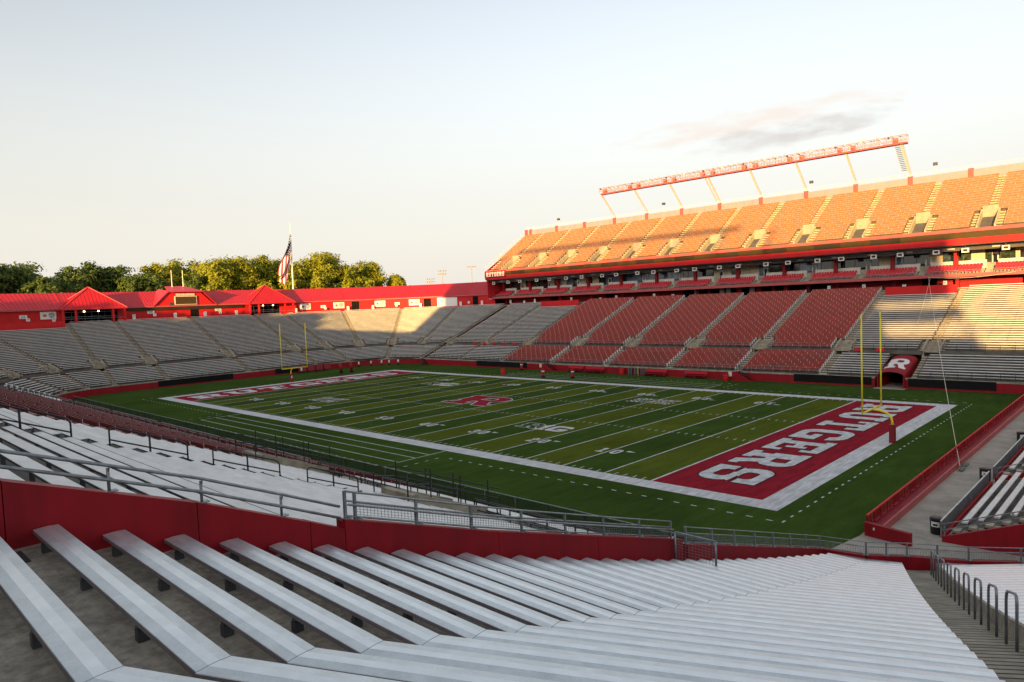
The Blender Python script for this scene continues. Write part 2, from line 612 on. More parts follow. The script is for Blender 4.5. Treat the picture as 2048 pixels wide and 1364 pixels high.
def glyph(ch, N=60):
    """Slab serif block capital in a 1 x 1 cell."""
    g = np.zeros((N, N), bool)
    F = lambda pts, v=True: fill_poly(g, 1, 1, pts, v)
    if ch == "R":
        F(rrect(.05, .40, .94, 1, .26, .27, "bc"))
        F(rc(.42, .57, .66, .83), False)
        F(rrect(.5, .57, .70, .83, .1, .13, "bc"), False)
        F(rc(.15, 0, .41, .9))
        F(rc(0, 0, .52, .17))
        F(rc(0, .83, .3, 1))
        F([(.50, .44), (.76, .46), (.90, .17), (1, .17), (1, 0), (.70, 0)])
    elif ch == "U":
        F(rrect(.10, 0, .90, .8, .3, .3, "ab"))
        F(rrect(.36, .19, .64, .9, .12, .12, "ab"), False)
        F(rc(.10, .5, .36, 1)); F(rc(.64, .5, .90, 1))
        F(rc(.36, .8, .64, 1), False)
        F(rc(0, .83, .45, 1)); F(rc(.55, .83, 1, 1))
    elif ch == "T":
        F(rc(.03, .80, .97, 1)); F(rc(.03, .62, .20, 1)); F(rc(.80, .62, .97, 1))
        F(rc(.37, 0, .63, 1)); F(rc(.22, 0, .78, .17))
    elif ch == "G":
        F(rrect(.03, 0, .97, 1, .32, .32))
        F(rrect(.30, .19, .70, .81, .14, .14), False)
        F(rc(.66, .46, 1, .68), False)
        F(rc(.52, .34, 1, .50)); F(rc(.72, .0, .97, .45))
    elif ch == "E":
        F(rc(.12, 0, .38, 1)); F(rc(0, 0, .95, .18)); F(rc(0, .82, .95, 1)); F(rc(.12, .42, .66, .58))
        F(rc(.79, 0, .95, .34)); F(rc(.79, .66, .95, 1)); F(rc(.56, .32, .68, .68))
    elif ch == "S":
        F(rrect(.05, .42, .95, 1, .28, .28)); F(rrect(.05, 0, .95, .58, .28, .28))
        F(rrect(.30, .59, .72, .82, .1, .1), False); F(rrect(.28, .18, .70, .41, .1, .1), False)
        F(rc(.60, .55, .97, .66), False); F(rc(.03, .34, .40, .45), False)
        F(rc(.72, .64, .95, 1)); F(rc(.05, 0, .28, .36))
    elif ch == "0":
        F(rrect(.12, 0, .88, 1, .3, .28)); F(rrect(.38, .2, .62, .8, .1, .12), False)
    elif ch == "1":
        F(rc(.36, 0, .64, 1)); F(rc(.14, 0, .86, .17)); F([(.14, .72), (.36, .84), (.40, 1), (.14, .86)])
    elif ch == "2":
        F(rrect(.1, .42, .9, 1, .28, .26, "bcd")); F(rrect(.34, .60, .64, .82, .08, .08), False)
        F(rc(.08, .38, .36, .68), False); F([(.1, 0), (.1, .2), (.5, .56), (.85, .55), (.46, .18), (.9, .18), (.9, 0)])
    elif ch == "3":
        F(rrect(.1, .44, .9, 1, .28, .24)); F(rrect(.1, 0, .9, .56, .28, .24))
        F(rrect(.32, .62, .62, .83, .06, .06), False); F(rrect(.32, .17, .62, .40, .06, .06), False)
        F(rc(.05, .36, .36, .66), False)
    elif ch == "4":
        F(rc(.56, 0, .82, 1)); F([(.05, .25), (.05, .45), (.5, 1), (.7, 1), (.7, .25)]); F([(.30, .42), (.56, .76), (.56, .42)], False)
        F(rc(.05, .25, .98, .42)); F(rc(.42, 0, .96, .15))
    elif ch == "5":
        F(rrect(.1, 0, .9, .62, .28, .26, "abc")); F(rrect(.34, .18, .64, .45, .08, .08), False)
        F(rc(.08, .26, .34, .44), False); F(rc(.12, .44, .38, 1)); F(rc(.12, .82, .86, 1))
    return g


SMALL = {"A": "0110 1001 1111 1001 1001", "B": "1110 1001 1110 1001 1110", "C": "0111 1000 1000 1000 0111", "D": "1110 1001 1001 1001 1110", "E": "1111 1000 1110 1000 1111",
         "G": "0111 1000 1011 1001 0111", "H": "1001 1001 1111 1001 1001", "I": "111 010 010 010 111", "L": "1000 1000 1000 1000 1111", "M": "10001 11011 10101 10001 10001",
         "N": "1001 1101 1011 1001 1001", "O": "0110 1001 1001 1001 0110", "P": "1110 1001 1110 1000 1000", "S": "0111 1000 0110 0001 1110", "T": "11111 00100 00100 00100 00100",
         "U": "1001 1001 1001 1001 0110", "0": "0110 1001 1001 1001 0110", "1": "010 110 010 010 111", "2": "1110 0001 0110 1000 1111", "3": "1110 0001 0110 0001 1110", "4": "1001 1001 1111 0001 0001",
         "5": "1111 1000 1110 0001 1110", "6": "0110 1000 1110 1001 0110", "7": "1111 0001 0010 0100 0100", "8": "0110 1001 0110 1001 0110", "9": "0110 1001 0111 0001 0110", " ": "00 00 00 00 00"}


def small_text(s):
    cols = []
    for ch in s:
        rows = SMALL[ch].split()
        cols.append(np.array([[c == "1" for c in r] for r in rows]))
        cols.append(np.zeros((5, 1), bool))
    return np.concatenate(cols[:-1], 1)


def bitmap_quads(mb, g, fn, mi=0, run=9999):
    """Greedy rectangles of the True cells; fn(u, v) maps 0..1 (v up) to a point."""
    g = g.copy()
    h, wd = g.shape
    for y in range(h):
        x = 0
        while x < wd:
            if g[y, x]:
                x1 = x
                while x1 < wd and g[y, x1] and x1 - x < run:
                    x1 += 1
                y1 = y + 1
                while run > 99 and y1 < h and g[y1, x:x1].all() and not (x > 0 and g[y1, x - 1]) and not (x1 < wd and g[y1, x1]):
                    y1 += 1
                g[y:y1, x:x1] = False
                mb.quad(fn(x / wd, 1 - y1 / h), fn(x1 / wd, 1 - y1 / h), fn(x1 / wd, 1 - y / h), fn(x / wd, 1 - y / h), mi)
                x = x1
            else:
                x += 1


def dilate(g, n):
    o = g.copy()
    for _ in range(n):
        q = o.copy()
        q[1:] |= o[:-1]; q[:-1] |= o[1:]; q[:, 1:] |= o[:, :-1]; q[:, :-1] |= o[:, 1:]
        o = q
    return o

# ================================================================== THE GROUND AND THE FIELD
YD = 0.9144
XG, XE, YS = 45.72, 54.864, 24.384      # goal line, end line, sideline
BW = 1.83                               # white border


def sheet(name, mat_, rects, z, parent=None, **kw):
    mb = MB()
    for x0, x1, y0, y1 in rects:
        mb.quad((x0, y0, z), (x1, y0, z), (x1, y1, z), (x0, y1, z))
    return mb.build(name, mat_, parent, **kw)


sheet("ground", M_GROUND, [(-4000, 4000, -4000, 4000)], -0.30, kind="structure")
mb = MB()
ring_in = [(-126, -100), (100, -100), (100, 92), (-126, 92)]
ring_out = [(-3900, -3900), (3900, -3900), (3900, 3900), (-3900, 3900)]
for i in range(4):
    a, b = ring_in[i], ring_in[(i + 1) % 4]
    c, d = ring_out[(i + 1) % 4], ring_out[i]
    mb.quad((*d, 13.4), (*c, 13.4), (*b, 13.4), (*a, 13.4))
    mb.quad((*a, -0.3), (*b, -0.3), (*b, 13.4), (*a, 13.4))
mb.build("terrain", M_GROUND, kind="structure")

field = MB()
field.poly([(-76, -41, 0), (60.2, -41, 0), (62.4, -28, 0), (62.4, 39.3, 0), (-76, 39.3, 0)])
field = field.build("playing_field", M_TURF, kind="structure")
conc = MB()
conc.poly([(60.2, -41.0, 0.004), (60.2, -46, 0.004), (110, -46, 0.004), (110, 42, 0.004), (62.4, 42, 0.004), (62.4, -28, 0.004)])
conc.build("walkway", M_WALK, kind="structure")

mb = MB()
for i in range(0, 20, 2):
    x1 = XG - 5 * YD * i
    b = MB()
    b.quad((x1 - 5 * YD, -YS, .004), (x1, -YS, .004), (x1, YS, .004), (x1 - 5 * YD, YS, .004))
    b.build("turf_band", M_TURFL, field)
for s in (1, -1):
    x0, x1 = sorted((s * XG, s * XE))
    sheet("end_zone", M_REDTURF, [(x0, x1, -YS, YS)], .004, field)
sheet("border_line", M_BORDER, [(-XE - BW, XE + BW, -YS - BW, -YS)], .008, field)
sheet("border_line", M_BORDER, [(-XE - BW, XE + BW, YS, YS + BW)], .008, field)
sheet("border_line", M_BORDER, [(-XE - BW, -XE, -YS, YS)], .008, field)
sheet("border_line", M_BORDER, [(XE, XE + BW, -YS, YS)], .008, field)
for i in range(0, 21):
    x = -XG + 5 * YD * i
    hw = 0.075 if i not in (0, 20) else 0.1
    sheet("yard_line", M_PAINT, [(x - hw, x + hw, -YS, YS)], .010, field)
rects = []
for i in range(1, 100):
    if i % 5 == 0:
        continue
    x = -XG + YD * i
    for ya, yb in ((-YS + .12, -YS + .75), (YS - .75, YS - .12), (-6.4, -5.75), (5.75, 6.4)):
        rects.append((x - .05, x + .05, ya, yb))
for yy in (-6.1, 6.1):
    for i in range(0, 21):
        x = -XG + 5 * YD * i
        rects.append((x - .35, x + .35, yy - .05, yy + .05))
for s in (1, -1):
    rects.append((s * (XG - 3 * YD) - .06, s * (XG - 3 * YD) + .06, -.45, .45))
sheet("hash_marks", M_PAINT, rects, .012, field, kind="stuff")
# team areas and the dashed restraining line round the field
rects = []
TA = 22.86
for s in (-1, 1):
    for y in (28.3, 30.05, 32.1):
        rects.append((-TA, TA, s * y - .06, s * y + .06))
    for sx in (-1, 1):
        a, b = sorted((s * 26.3, s * 32.1))
        rects.append((sx * TA - .06, sx * TA + .06, a, b))
sheet("team_area_lines", M_PAINT, rects, .006, field, kind="stuff")
rects = []
x = -57.9
while x < 57.9:
    for s in (-1, 1):
        y = 28.3 if abs(x) > 25 else 34.0
        rects.append((x, x + .45, s * y - .06, s * y + .06))
    x += 1.35
y = -28.3
while y < 28.3:
    for s in (-1, 1):
        rects.append((s * 57.9 - .06, s * 57.9 + .06, y, y + .45))
    y += 1.35
for k in range(4):
    for s in (-1, 1):
        for sx in (-1, 1):
            yy = s * (29.2 + 1.25 * k)
            rects.append((sx * 24.75 - .06, sx * 24.75 + .06, yy, yy + .45))
sheet("restraining_line_dashes", M_PAINT, rects, .009, field, kind="stuff")


def ground_glyph(name, g, x0, x1, y0, y1, z, m, flip=0, outline=0, om=None, parent=field, italic=0.0):
    """A bitmap painted on the turf; flip 0: read from the near sideline, 1: from the far one,
    2: tops towards +x, 3: tops towards -x."""
    def fn(u, v):
        if flip == 0:
            return (x0 + (x1 - x0) * u + italic * v, y0 + (y1 - y0) * v)
        if flip == 1:
            return (x1 - (x1 - x0) * u - italic * v, y1 - (y1 - y0) * v)
        if flip == 2:
            return (x0 + (x1 - x0) * v, y1 - (y1 - y0) * u)
        return (x1 - (x1 - x0) * v, y0 + (y1 - y0) * u)
    mb = MB()
    bitmap_quads(mb, g, lambda u, v: (*fn(u, v), z))
    o = mb.build(name, m, parent)
    if outline:
        p = outline + 1
        gp = np.pad(g, p)
        d = dilate(gp, outline)
        h, wd = g.shape
        ob = MB()
        bitmap_quads(ob, d & ~gp, lambda u, v: (*fn((u * gp.shape[1] - p) / wd, (v * gp.shape[0] - p) / h), z))
        ob.build("outline", om, o)
    return o


def thin(g, n=1):
    return ~dilate(~np.pad(g, n + 1), n)[n + 1:-n - 1, n + 1:-n - 1]


WORD = "RUTGERS"
for i, ch in enumerate(WORD):
    g = glyph(ch, 72)
    ya = 22.6 - 6.42 * i
    ground_glyph("end_zone_letter", g, 47.55, 52.75, ya - 5.55, ya, .014, M_PAINT, 2, 2, M_BLKTURF)
    ya = -22.6 + 6.42 * i
    ground_glyph("end_zone_letter", g, -52.75, -47.55, ya, ya + 5.55, .014, M_PAINT, 3, 2, M_BLKTURF)
for j, n in enumerate((10, 20, 30, 40, 50, 40, 30, 20, 10)):
    x = XG - 10 * YD * (j + 1)
    for s in (-1, 1):
        a, b = str(n)
        y0, y1 = sorted((s * 18.15, s * 16.38))
        fl = 0 if s < 0 else 1
        left, right = (a, b) if fl == 0 else (b, a)
        ground_glyph("yard_number", glyph(left, 36), x - 1.35, x - .22, y0, y1, .014, M_PAINT, fl)
        ground_glyph("yard_number", glyph(right, 36), x + .22, x + 1.35, y0, y1, .014, M_PAINT, fl)
        if n != 50:
            d = 1 if x > 0 else -1
            yb = s * 16.62
            ar = MB()
            px = x + d * 1.6
            ar.poly([(px, yb - .28, .014), (px + d * .95, yb, .014), (px, yb + .28, .014)][::d])
            ar.build("direction_arrow", M_PAINT, field)
# the block letter at midfield: red with a white edge
ground_glyph("midfield_logo", glyph("R", 80), -4.9, 4.5, -3.2, 4.4, .016, M_REDTURF, 0, 2, M_PAINT)


def conference_logo(x0, y0, w_, h_):
    """Outlined letter, then a heavy 1 and G."""
    N = 60
    g = glyph("R", N)
    d = dilate(np.pad(g, 4), 3) & ~np.pad(g, 4)
    ground_glyph("logo_letter", d, x0, x0 + w_ * .46, y0, y0 + h_, .016, M_PAINT, 0)
    g1 = np.zeros((N, N), bool)
    fill_poly(g1, 1, 1, [(.3, .15), (.3, .62), (.1, .55), (.1, .78), (.45, 1), (.72, 1), (.72, .15), (.95, .15), (.95, 0), (.1, 0), (.1, .15)])
    ground_glyph("logo_numeral", g1, x0 + w_ * .42, x0 + w_ * .64, y0, y0 + h_, .020, M_PAINT, 0)
    g2 = np.zeros((N, N), bool)
    fill_poly(g2, 1, 1, rrect(0, 0, 1, 1, .2, .25))
    fill_poly(g2, 1, 1, rrect(.27, .25, .73, .75, .06, .1), False)
    fill_poly(g2, 1, 1, rc(.7, .52, 1, .68), False)
    fill_poly(g2, 1, 1, rc(.48, .3, .8, .5))
    ground_glyph("logo_letter", g2, x0 + w_ * .64, x0 + w_, y0, y0 + h_, .016, M_PAINT, 0)


conference_logo(19.2, -12.6, 7.2, 3.0)
conference_logo(-27.3, 10.4, 7.9, 3.5)
for x0, x1, y0, y1 in ((19.4, 26.5, 10.1, 13.8), (-27.4, -20.6, -13.0, -9.2)):
    for k, s in enumerate(("HIGH POINT", "SOLUTIONS")):
        hh = (y1 - y0) * .44
        yb = y1 - hh - k * (y1 - y0) * .54
        ground_glyph("painted_words", np.kron(small_text(s), np.ones((3, 3), bool)), x0, x1 - .4, yb, yb + hh, .016, M_PAINT, 0, italic=.4)

# ================================================================== BOWL STATIONS
R0 = 13.0
CX, CYN, CYS = -62.5, 26.0, -27.5


class St:
    def __init__(s, b, o):
        s.b, s.o = Vector((b[0], b[1], 0)), Vector((o[0], o[1], 0))

    def p(s, d, z=0.0):
        q = s.b + s.o * d
        return Vector((q.x, q.y, z))


def far_st(x): return St((x, 39.0), (0, 1))
def ne_st(a): return St((CX + R0 * math.cos(R(a)), CYN + R0 * math.sin(R(a))), (math.cos(R(a)), math.sin(R(a))))
def n_st(y): return St((-75.5, y), (-1, 0))
def nw_st(a): return St((CX + R0 * math.cos(R(a)), CYS + R0 * math.sin(R(a))), (math.cos(R(a)), math.sin(R(a))))
def near_st(x): return St((x, -39.0), (0, -1))


LOWER = [(0.4 + .762 * i, 1.5 + .30 * i) for i in range(9)]
UPPER = [(9.0 + .762 * i, 4.72 + .3055 * i) for i in range(31)]
NLOWER = [(0.4 + .762 * i, 0.75 + .30 * i) for i in range(9)]
NUPPER = [(9.0 + .762 * i, 3.92 + .2995 * i) for i in range(31)]
DECK = [(0.3 + .80 * i, 24.0 + .505 * i) for i in range(21)]


def section(label, cat, A, B, rows, style, iA=.65, iB=.65, d_end=None, front_z=None, cull=False, group=None, vom=None, rail=True, steps=True, parapet=None, name="seating_section", tick=1.45, near=False):
    """One block of seating between two aisle centre lines A and B (B is to the right as seen from the field).
    vom = (rows, half width): the vomitory pits at both aisles take the place of seats in the first rows."""
    mid = (A.p(rows[0][0]) + B.p(rows[0][0])) / 2
    root = thing(name, label, cat, (mid.x, mid.y, rows[0][1]), group)
    n = len(rows)
    td = rows[1][0] - rows[0][0]
    base = MB()
    stepsm = MB()
    for i, (d, z) in enumerate(rows):
        d1 = rows[i + 1][0] if i + 1 < n else (d_end if d_end else d + td)
        zb = rows[i - 1][1] if i else (front_z if front_z is not None else z - .3)
        cut = 0.0
        if vom and i < vom[0]:
            cut = vom[1]
        t0 = (B.p(d) - A.p(d)).normalized()
        t1 = (B.p(d1) - A.p(d1)).normalized()
        a0, b0 = A.p(d) + t0 * cut, B.p(d) - t0 * cut
        a1, b1 = A.p(d1) + t1 * cut, B.p(d1) - t1 * cut
        base.quad((a0.x, a0.y, zb), (b0.x, b0.y, zb), (b0.x, b0.y, z), (a0.x, a0.y, z))
        base.quad((a0.x, a0.y, z), (b0.x, b0.y, z), (b1.x, b1.y, z), (a1.x, a1.y, z))
        if steps:
            dr = z - rows[i - 1][1] if i else .3
            for S_, sg, ins in ((A, 1, iA), (B, -1, iB)):
                c0 = cut + .02 if cut else 0.02
                w_ = min(.6, max(ins - .05, .1)) if not cut else (.95 if style == 'deck' else .55)
                for (da, db, zz) in ((d + .02, d + td * .5, z + dr * .5), (d + td * .5 + .01, d + td - .01, z + .03)):
                    p0 = S_.p(da) + t0 * sg * c0
                    p1 = S_.p(da) + t0 * sg * (c0 + w_)
                    p2 = S_.p(db) + t0 * sg * (c0 + w_)
                    p3 = S_.p(db) + t0 * sg * c0
                    q = [p0, p1, p2, p3] if sg > 0 else [p1, p0, p3, p2]
                    stepsm.hexa([(v.x, v.y, z + .003) for v in q] + [(v.x, v.y, zz) for v in q])
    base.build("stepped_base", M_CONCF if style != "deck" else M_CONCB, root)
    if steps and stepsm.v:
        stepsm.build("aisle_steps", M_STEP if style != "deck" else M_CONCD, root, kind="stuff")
    for i, (d, z) in enumerate(rows):
        ins_a, ins_b = iA, iB
        if vom and i < vom[0]:
            ins_a = max(iA, vom[1] + (1.15 if style == 'deck' else .75))
            ins_b = max(iB, vom[1] + (1.15 if style == 'deck' else .75))
        if parapet and i >= n - parapet:
            continue
        s0, s1 = d + .28, d + .58
        t = (B.p(s0) - A.p(s0)).normalized()
        pa, pb = A.p(s0) + t * ins_a, B.p(s0) - t * ins_b
        o = (A.o + B.o).normalized()
        ln = (pb - pa).length
        if cull and not in_view(pa + Vector((0, 0, z)), pb + Vector((0, 0, z)), (pa + pb) / 2 + Vector((0, 0, z))):
            continue
        mb = MB()
        zs = z + .40

        def slab(da, db, za, zb, mi=0, ta=0.0, tb=None, lean=0.0):
            tb_ = ln if tb is None else tb
            P = [pa + t * ta + o * da, pa + t * tb_ + o * da, pa + t * tb_ + o * db, pa + t * ta + o * db]
            mb.hexa([(v.x, v.y, za) for v in P] + [(v.x + o.x * lean, v.y + o.y * lean, zb) for v in P], mi)
        if style == "alu":
            if near:
                slab(0, .25, zs, zs + .041, 1)  # lower plank coloured dark to deepen the shaded gaps between rows
                slab(-.003, .253, zs + .041, zs + .055, 0)
            else:
                slab(0, .30, zs - .035, zs + .055, 0)
            for k in range(max(2, int(ln / 2.2))):
                q = ln * (k + .5) / max(2, int(ln / 2.2))
                slab(.09, .16, z + .004, zs - .002, 1, q - .04, q + .04)
            mats = [M_ALUF, M_BRACK]
        else:
            deck = style == "deck"
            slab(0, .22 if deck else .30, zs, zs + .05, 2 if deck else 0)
            slab(.33, .37, zs + .12, zs + .42, 0, 0, None, .05)
            q = .04
            while q < ln:
                if deck:
                    slab(.30, .325, zs + .08, zs + .36, 1, q, q + .045)
                elif near:
                    slab(.02, .28, zs - .03, zs + .056, 1, q, q + .05)
                    slab(.31, .326, zs + .10, zs + .40, 1, q, q + .05)
                else:
                    slab(-.012, .34, zs - .07, zs + .058, 1, q, q + .036)
                    slab(.312, .326, zs + .06, zs + .40, 1, q, q + .036)
                q += tick if q > .05 else tick * (.55 + .45 * (i % 2))
            if not deck and not near:
                slab(-.02, .40, zs - .14, zs + .44, 1, ln, ln + .05)
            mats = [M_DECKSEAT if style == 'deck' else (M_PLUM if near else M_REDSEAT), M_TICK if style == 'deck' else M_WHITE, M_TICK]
        mb.build("bench", mats, root)
    if rail:
        d, z = rows[0]
        mb = MB()
        t = (B.p(d - .1) - A.p(d - .1))
        ln = t.length
        t = t.normalized()
        pa = A.p(d - .1) + t * (iA + (vom[1] if vom else 0) * .8)
        L = ln - iA - iB - (vom[1] * 1.6 if vom else 0)
        for hz in (.55, 1.0):
            a, b = pa + Vector((0, 0, z + hz)), pa + t * L + Vector((0, 0, z + hz))
            mb.beam(a, b, .05, .05)
        k = max(2, int(L / 1.6))
        for j in range(k + 1):
            q = pa + t * (L * j / k)
            mb.beam(q + Vector((0, 0, z + .002)), q + Vector((0, 0, z + 1.0)), .05, .05)
        mb.build("front_rail", M_BLKSTEEL if style == "alu" else M_GALV, root)
    if parapet:
        d0 = rows[n - parapet][0]
        d1 = rows[-1][0] + td + .1
        z0, z1 = rows[n - parapet][1] - .1, rows[-1][1] + .95
        mb = MB()
        t = (B.p(d0) - A.p(d0)).normalized()
        P = [A.p(d0 + .35) + t * .7, B.p(d0 + .35) - t * .7, B.p(d0 + .65) - t * .7, A.p(d0 + .65) + t * .7]
        mb.hexa([(v.x, v.y, z0) for v in P] + [(v.x, v.y, z1 - .25) for v in P])
        mb.build("parapet_wall", M_REDB, root)
    return root


def aisle_rail(S_, rows, label, n0, n1, step=3, m=None):
    """Free-standing loops of handrail up the middle of an aisle."""
    d, z = rows[n0]
    p = S_.p(d, z)
    root = thing("handrail", label, "handrail", p)
    m = m or M_BLKSTEEL
    td = rows[1][0] - rows[0][0]
    for i in range(n0, n1 - step, step + 1):
        da, za = rows[i]
        db, zb = rows[i + step - 1]
        a, b = S_.p(da + .5 * td, za), S_.p(db + .5 * td, zb)
        mb = MB()
        u = Vector((0, 0, 1))
        mb.beam(a, a + u * .9, .035, .035)
        mb.beam(b, b + u * .9, .035, .035)
        mb.beam(a + u * .9, b + u * .9, .035, .035)
        mb.build("rail_loop", m, root)
    return root


def vomitory(S_, rows, nrow, hw, label, wall_h=.95, m=None, back=True):
    d0, z0 = rows[0]
    d1, z1 = rows[nrow]
    c = S_.p(d0, z0)
    root = thing("vomitory", label, "stair opening", c)
    t = Vector((-S_.o.y, S_.o.x, 0))
    m = m or M_CONCL
    for s in (-1, 1):
        mb = MB()
        P = [S_.p(d0) + t * (s * hw - .12), S_.p(d0) + t * (s * hw + .12), S_.p(d1) + t * (s * hw + .12), S_.p(d1) + t * (s * hw - .12)]
        zz = [z0 + wall_h * .5, z0 + wall_h * .5, z1 + wall_h * .55, z1 + wall_h * .55]
        mb.hexa([(v.x, v.y, z0 - 1.2) for v in P] + [(v.x, v.y, k) for v, k in zip(P, zz)])
        mb.build("side_wall", m, root)
    mb = MB()
    P = [S_.p(d0 - .1) - t * (hw - .125), S_.p(d0 - .1) + t * (hw - .125), S_.p(d1 - .3) + t * (hw - .125), S_.p(d1 - .3) - t * (hw - .125)]
    zb_ = z0 - .25 if not back else z0 + (z1 - z0) * .45 - .75
    mb.quad(*[(v.x, v.y, zq) for v, zq in zip(P, (z0 - .25, z0 - .25, zb_, zb_))])
    mb.build("pit_floor", m, root)
    if back:
        mb = MB()
        zt = z1 + wall_h
        zo = z0 + (z1 - z0) * .45
        P = [S_.p(d1 - .3) - t * (hw - .125), S_.p(d1 - .3) + t * (hw - .125), S_.p(d1 - .02) + t * (hw - .125), S_.p(d1 - .02) - t * (hw - .125)]
        mb.hexa([(v.x, v.y, zo) for v in P] + [(v.x, v.y, zt) for v in P])
        mb.build("head_wall", M_HEAD, root)
        mb = MB()
        P = [S_.p(d1 - .10) - t * (hw - .13), S_.p(d1 - .10) + t * (hw - .13)]
        mb.quad((P[0].x, P[0].y, z0 - .25), (P[1].x, P[1].y, z0 - .25), (P[1].x, P[1].y, zo - .003), (P[0].x, P[0].y, zo - .003))
        mb.build("doorway", M_DARK, root)
    else:
        mb = MB()
        P = [S_.p(d1 - .3) - t * (hw - .125), S_.p(d1 - .3) + t * (hw - .125), S_.p(d1 + .02) + t * (hw - .125), S_.p(d1 + .02) - t * (hw - .125)]
        mb.hexa([(v.x, v.y, z0 - 1.2) for v in P] + [(v.x, v.y, z1 + .004) for v in P])
        mb.build("head_wall", m, root)
        for k in range(3):
            da, db = d0 + .5 + .6 * k, d1 - .31
            mb = MB()
            P = [S_.p(da) - t * (hw - .13), S_.p(da) + t * (hw - .13), S_.p(db) + t * (hw - .13), S_.p(db) - t * (hw - .13)]
            mb.hexa([(v.x, v.y, z0 - .25 + .3 * k) for v in P] + [(v.x, v.y, z0 + .05 + .3 * k) for v in P])
            mb.build("stair", m, root)
    return root


# ------------------------------------------------------------------ far side
FX = [64.5, 49.0, 36.2, 22.2, 8.9, -5.3, -19.3, -34.2, -48.4, -61.6]
WH = "silver bench section"
fs = [
    (64.5, 49.0, "alu", "sunlit silver bench section at the right end of the far stand"),
    (49.0, 36.2, "alu", "silver bench section right of the far red bench blocks"),
    (36.2, 22.2, "red", "red bench block on far stand, first left of silver seats"),
    (22.2, 8.9, "red", "red bench block on far stand, second from its right end"),
    (8.9, -5.3, "red", "red bench block in the middle of the five on the far stand"),
    (-5.3, -19.3, "red", "red bench block on far stand, second from its left end"),
    (-19.3, -34.2, "red", "leftmost red bench block on the far stand"),
    (-34.2, -48.4, "alu", "silver bench section directly left of the far red bench blocks"),
    (-48.4, -61.6, "alu", "silver bench section second left of the far red bench blocks"),
]
for i, (xr, xl, st, lab) in enumerate(fs):
    A, B = far_st(xl), far_st(xr)
    g = "far stand seating"
    par = None
    if i == 7 or i == 1:
        par = 4
    section(lab + ", upper tier", "stadium seating", A, B, UPPER, st, d_end=32.8, front_z=4.1, group=g, vom=(4, 1.15), parapet=par)
for i, (xr, xl, st, lab) in enumerate(fs):
    A, B = far_st(xl), far_st(xr)
    if i == 1:
        A2, B2 = far_st(36.2), far_st(43.9)
        section("short lower silver bench section left of the red tunnel canopy", "stadium seating", A2, B2, LOWER, "alu", iB=.1, d_end=9.0, front_z=1.5, group="far stand seating")
        continue
    if i == 0:
        section("lower silver bench section right of the red tunnel canopy, above a black banner", "stadium seating", far_st(48.4), B, LOWER, "alu", iA=.9, d_end=9.0, front_z=1.5, group="far stand seating")
        continue
    section(lab + ", lower tier", "stadium seating", A, B, LOWER, st, d_end=9.0, front_z=1.5, group="far stand seating")
for i, x in enumerate(FX[1:]):
    vomitory(far_st(x), UPPER, 4, 1.15, f"concrete stair opening on the far walkway, {ordinal(i)} from the right", .8, back=False)
    aisle_rail(far_st(x - .45 if x > -30 else x), UPPER, f"black aisle handrail climbing the far stand, {ordinal(i)} from the right", 4, 29)

# ------------------------------------------------------------------ north corner, north end, north-west corner
NA = [90.8, 112.5, 135, 157.5, 180]
for i in range(4):
    A, B = ne_st(NA[i + 1]), ne_st(NA[i])
    section(f"silver bench wedge in the far corner above the walkway, {ordinal(i)} from the right", "stadium seating", A, B, UPPER, "alu", d_end=32.8, front_z=4.1, group="corner seating", vom=(4, 1.0))
for i, (a, b) in enumerate(((90.8, 135), (135, 180))):
    lab = "right of the corner aisle" if i == 0 else "behind the small dummies"
    section(f"low silver bench wedge in the far corner, {lab}", "stadium seating", ne_st(b), ne_st(a), LOWER, "alu", d_end=9.0, front_z=1.5, group="corner seating")
for i, a in enumerate(NA[1:4]):
    vomitory(ne_st(a), UPPER, 4, 1.0, f"concrete stair opening in the far corner, {ordinal(i)} from the right", .8, back=False)
    aisle_rail(ne_st(a), UPPER, f"black aisle handrail in the far corner, {ordinal(i)} from the right", 4, 29)
NY = [26.0, 17.0, 0.0, -17.5, -27.5]
nl = ["beside the corner", "behind the far yellow goal post", "under the scoreboard", "under the left pavilion"]
for i in range(4):
    A, B = n_st(NY[i + 1]), n_st(NY[i])
    section(f"silver bench section above the walkway, {nl[i]}", "stadium seating", A, B, UPPER, "alu", d_end=32.8, front_z=4.1, group="end stand seating", vom=(4, 1.0))
    section(f"low silver bench section by the field wall, {nl[i]}", "stadium seating", A, B, LOWER, "alu", d_end=9.0, front_z=1.5, group="end stand seating")
for i, y in enumerate(NY):
    vomitory(n_st(y), UPPER, 4, 1.0, f"concrete stair opening in the end stand, {ordinal(i)} from the right", .8, back=False)
    aisle_rail(n_st(y), UPPER, f"black aisle handrail up the end stand, {ordinal(i)} from the right", 4, 29)
WA = [180, 202.5, 225, 247.5, 270]
for i in range(4):
    A, B = nw_st(WA[i + 1]), nw_st(WA[i])
    if i < 3:
        section(f"upper silver bench wedge in the left corner, {ordinal(i)} from the left pavilion", "stadium seating", A, B, UPPER, "alu", d_end=32.8, front_z=4.1, group="left corner seating", vom=(4, 1.0), cull=True, parapet=4)
    section(f"low silver bench wedge curving round the left corner, {ordinal(i)} from the end stand", "stadium seating", A, B, LOWER, "alu", d_end=9.0, front_z=1.5, group="left corner seating", cull=True)

for i, a in enumerate(WA[1:4]):
    vomitory(nw_st(a), UPPER, 4, 1.0, f"concrete stair opening in the left corner, {ordinal(i)} left of the end stand", .8, back=False)

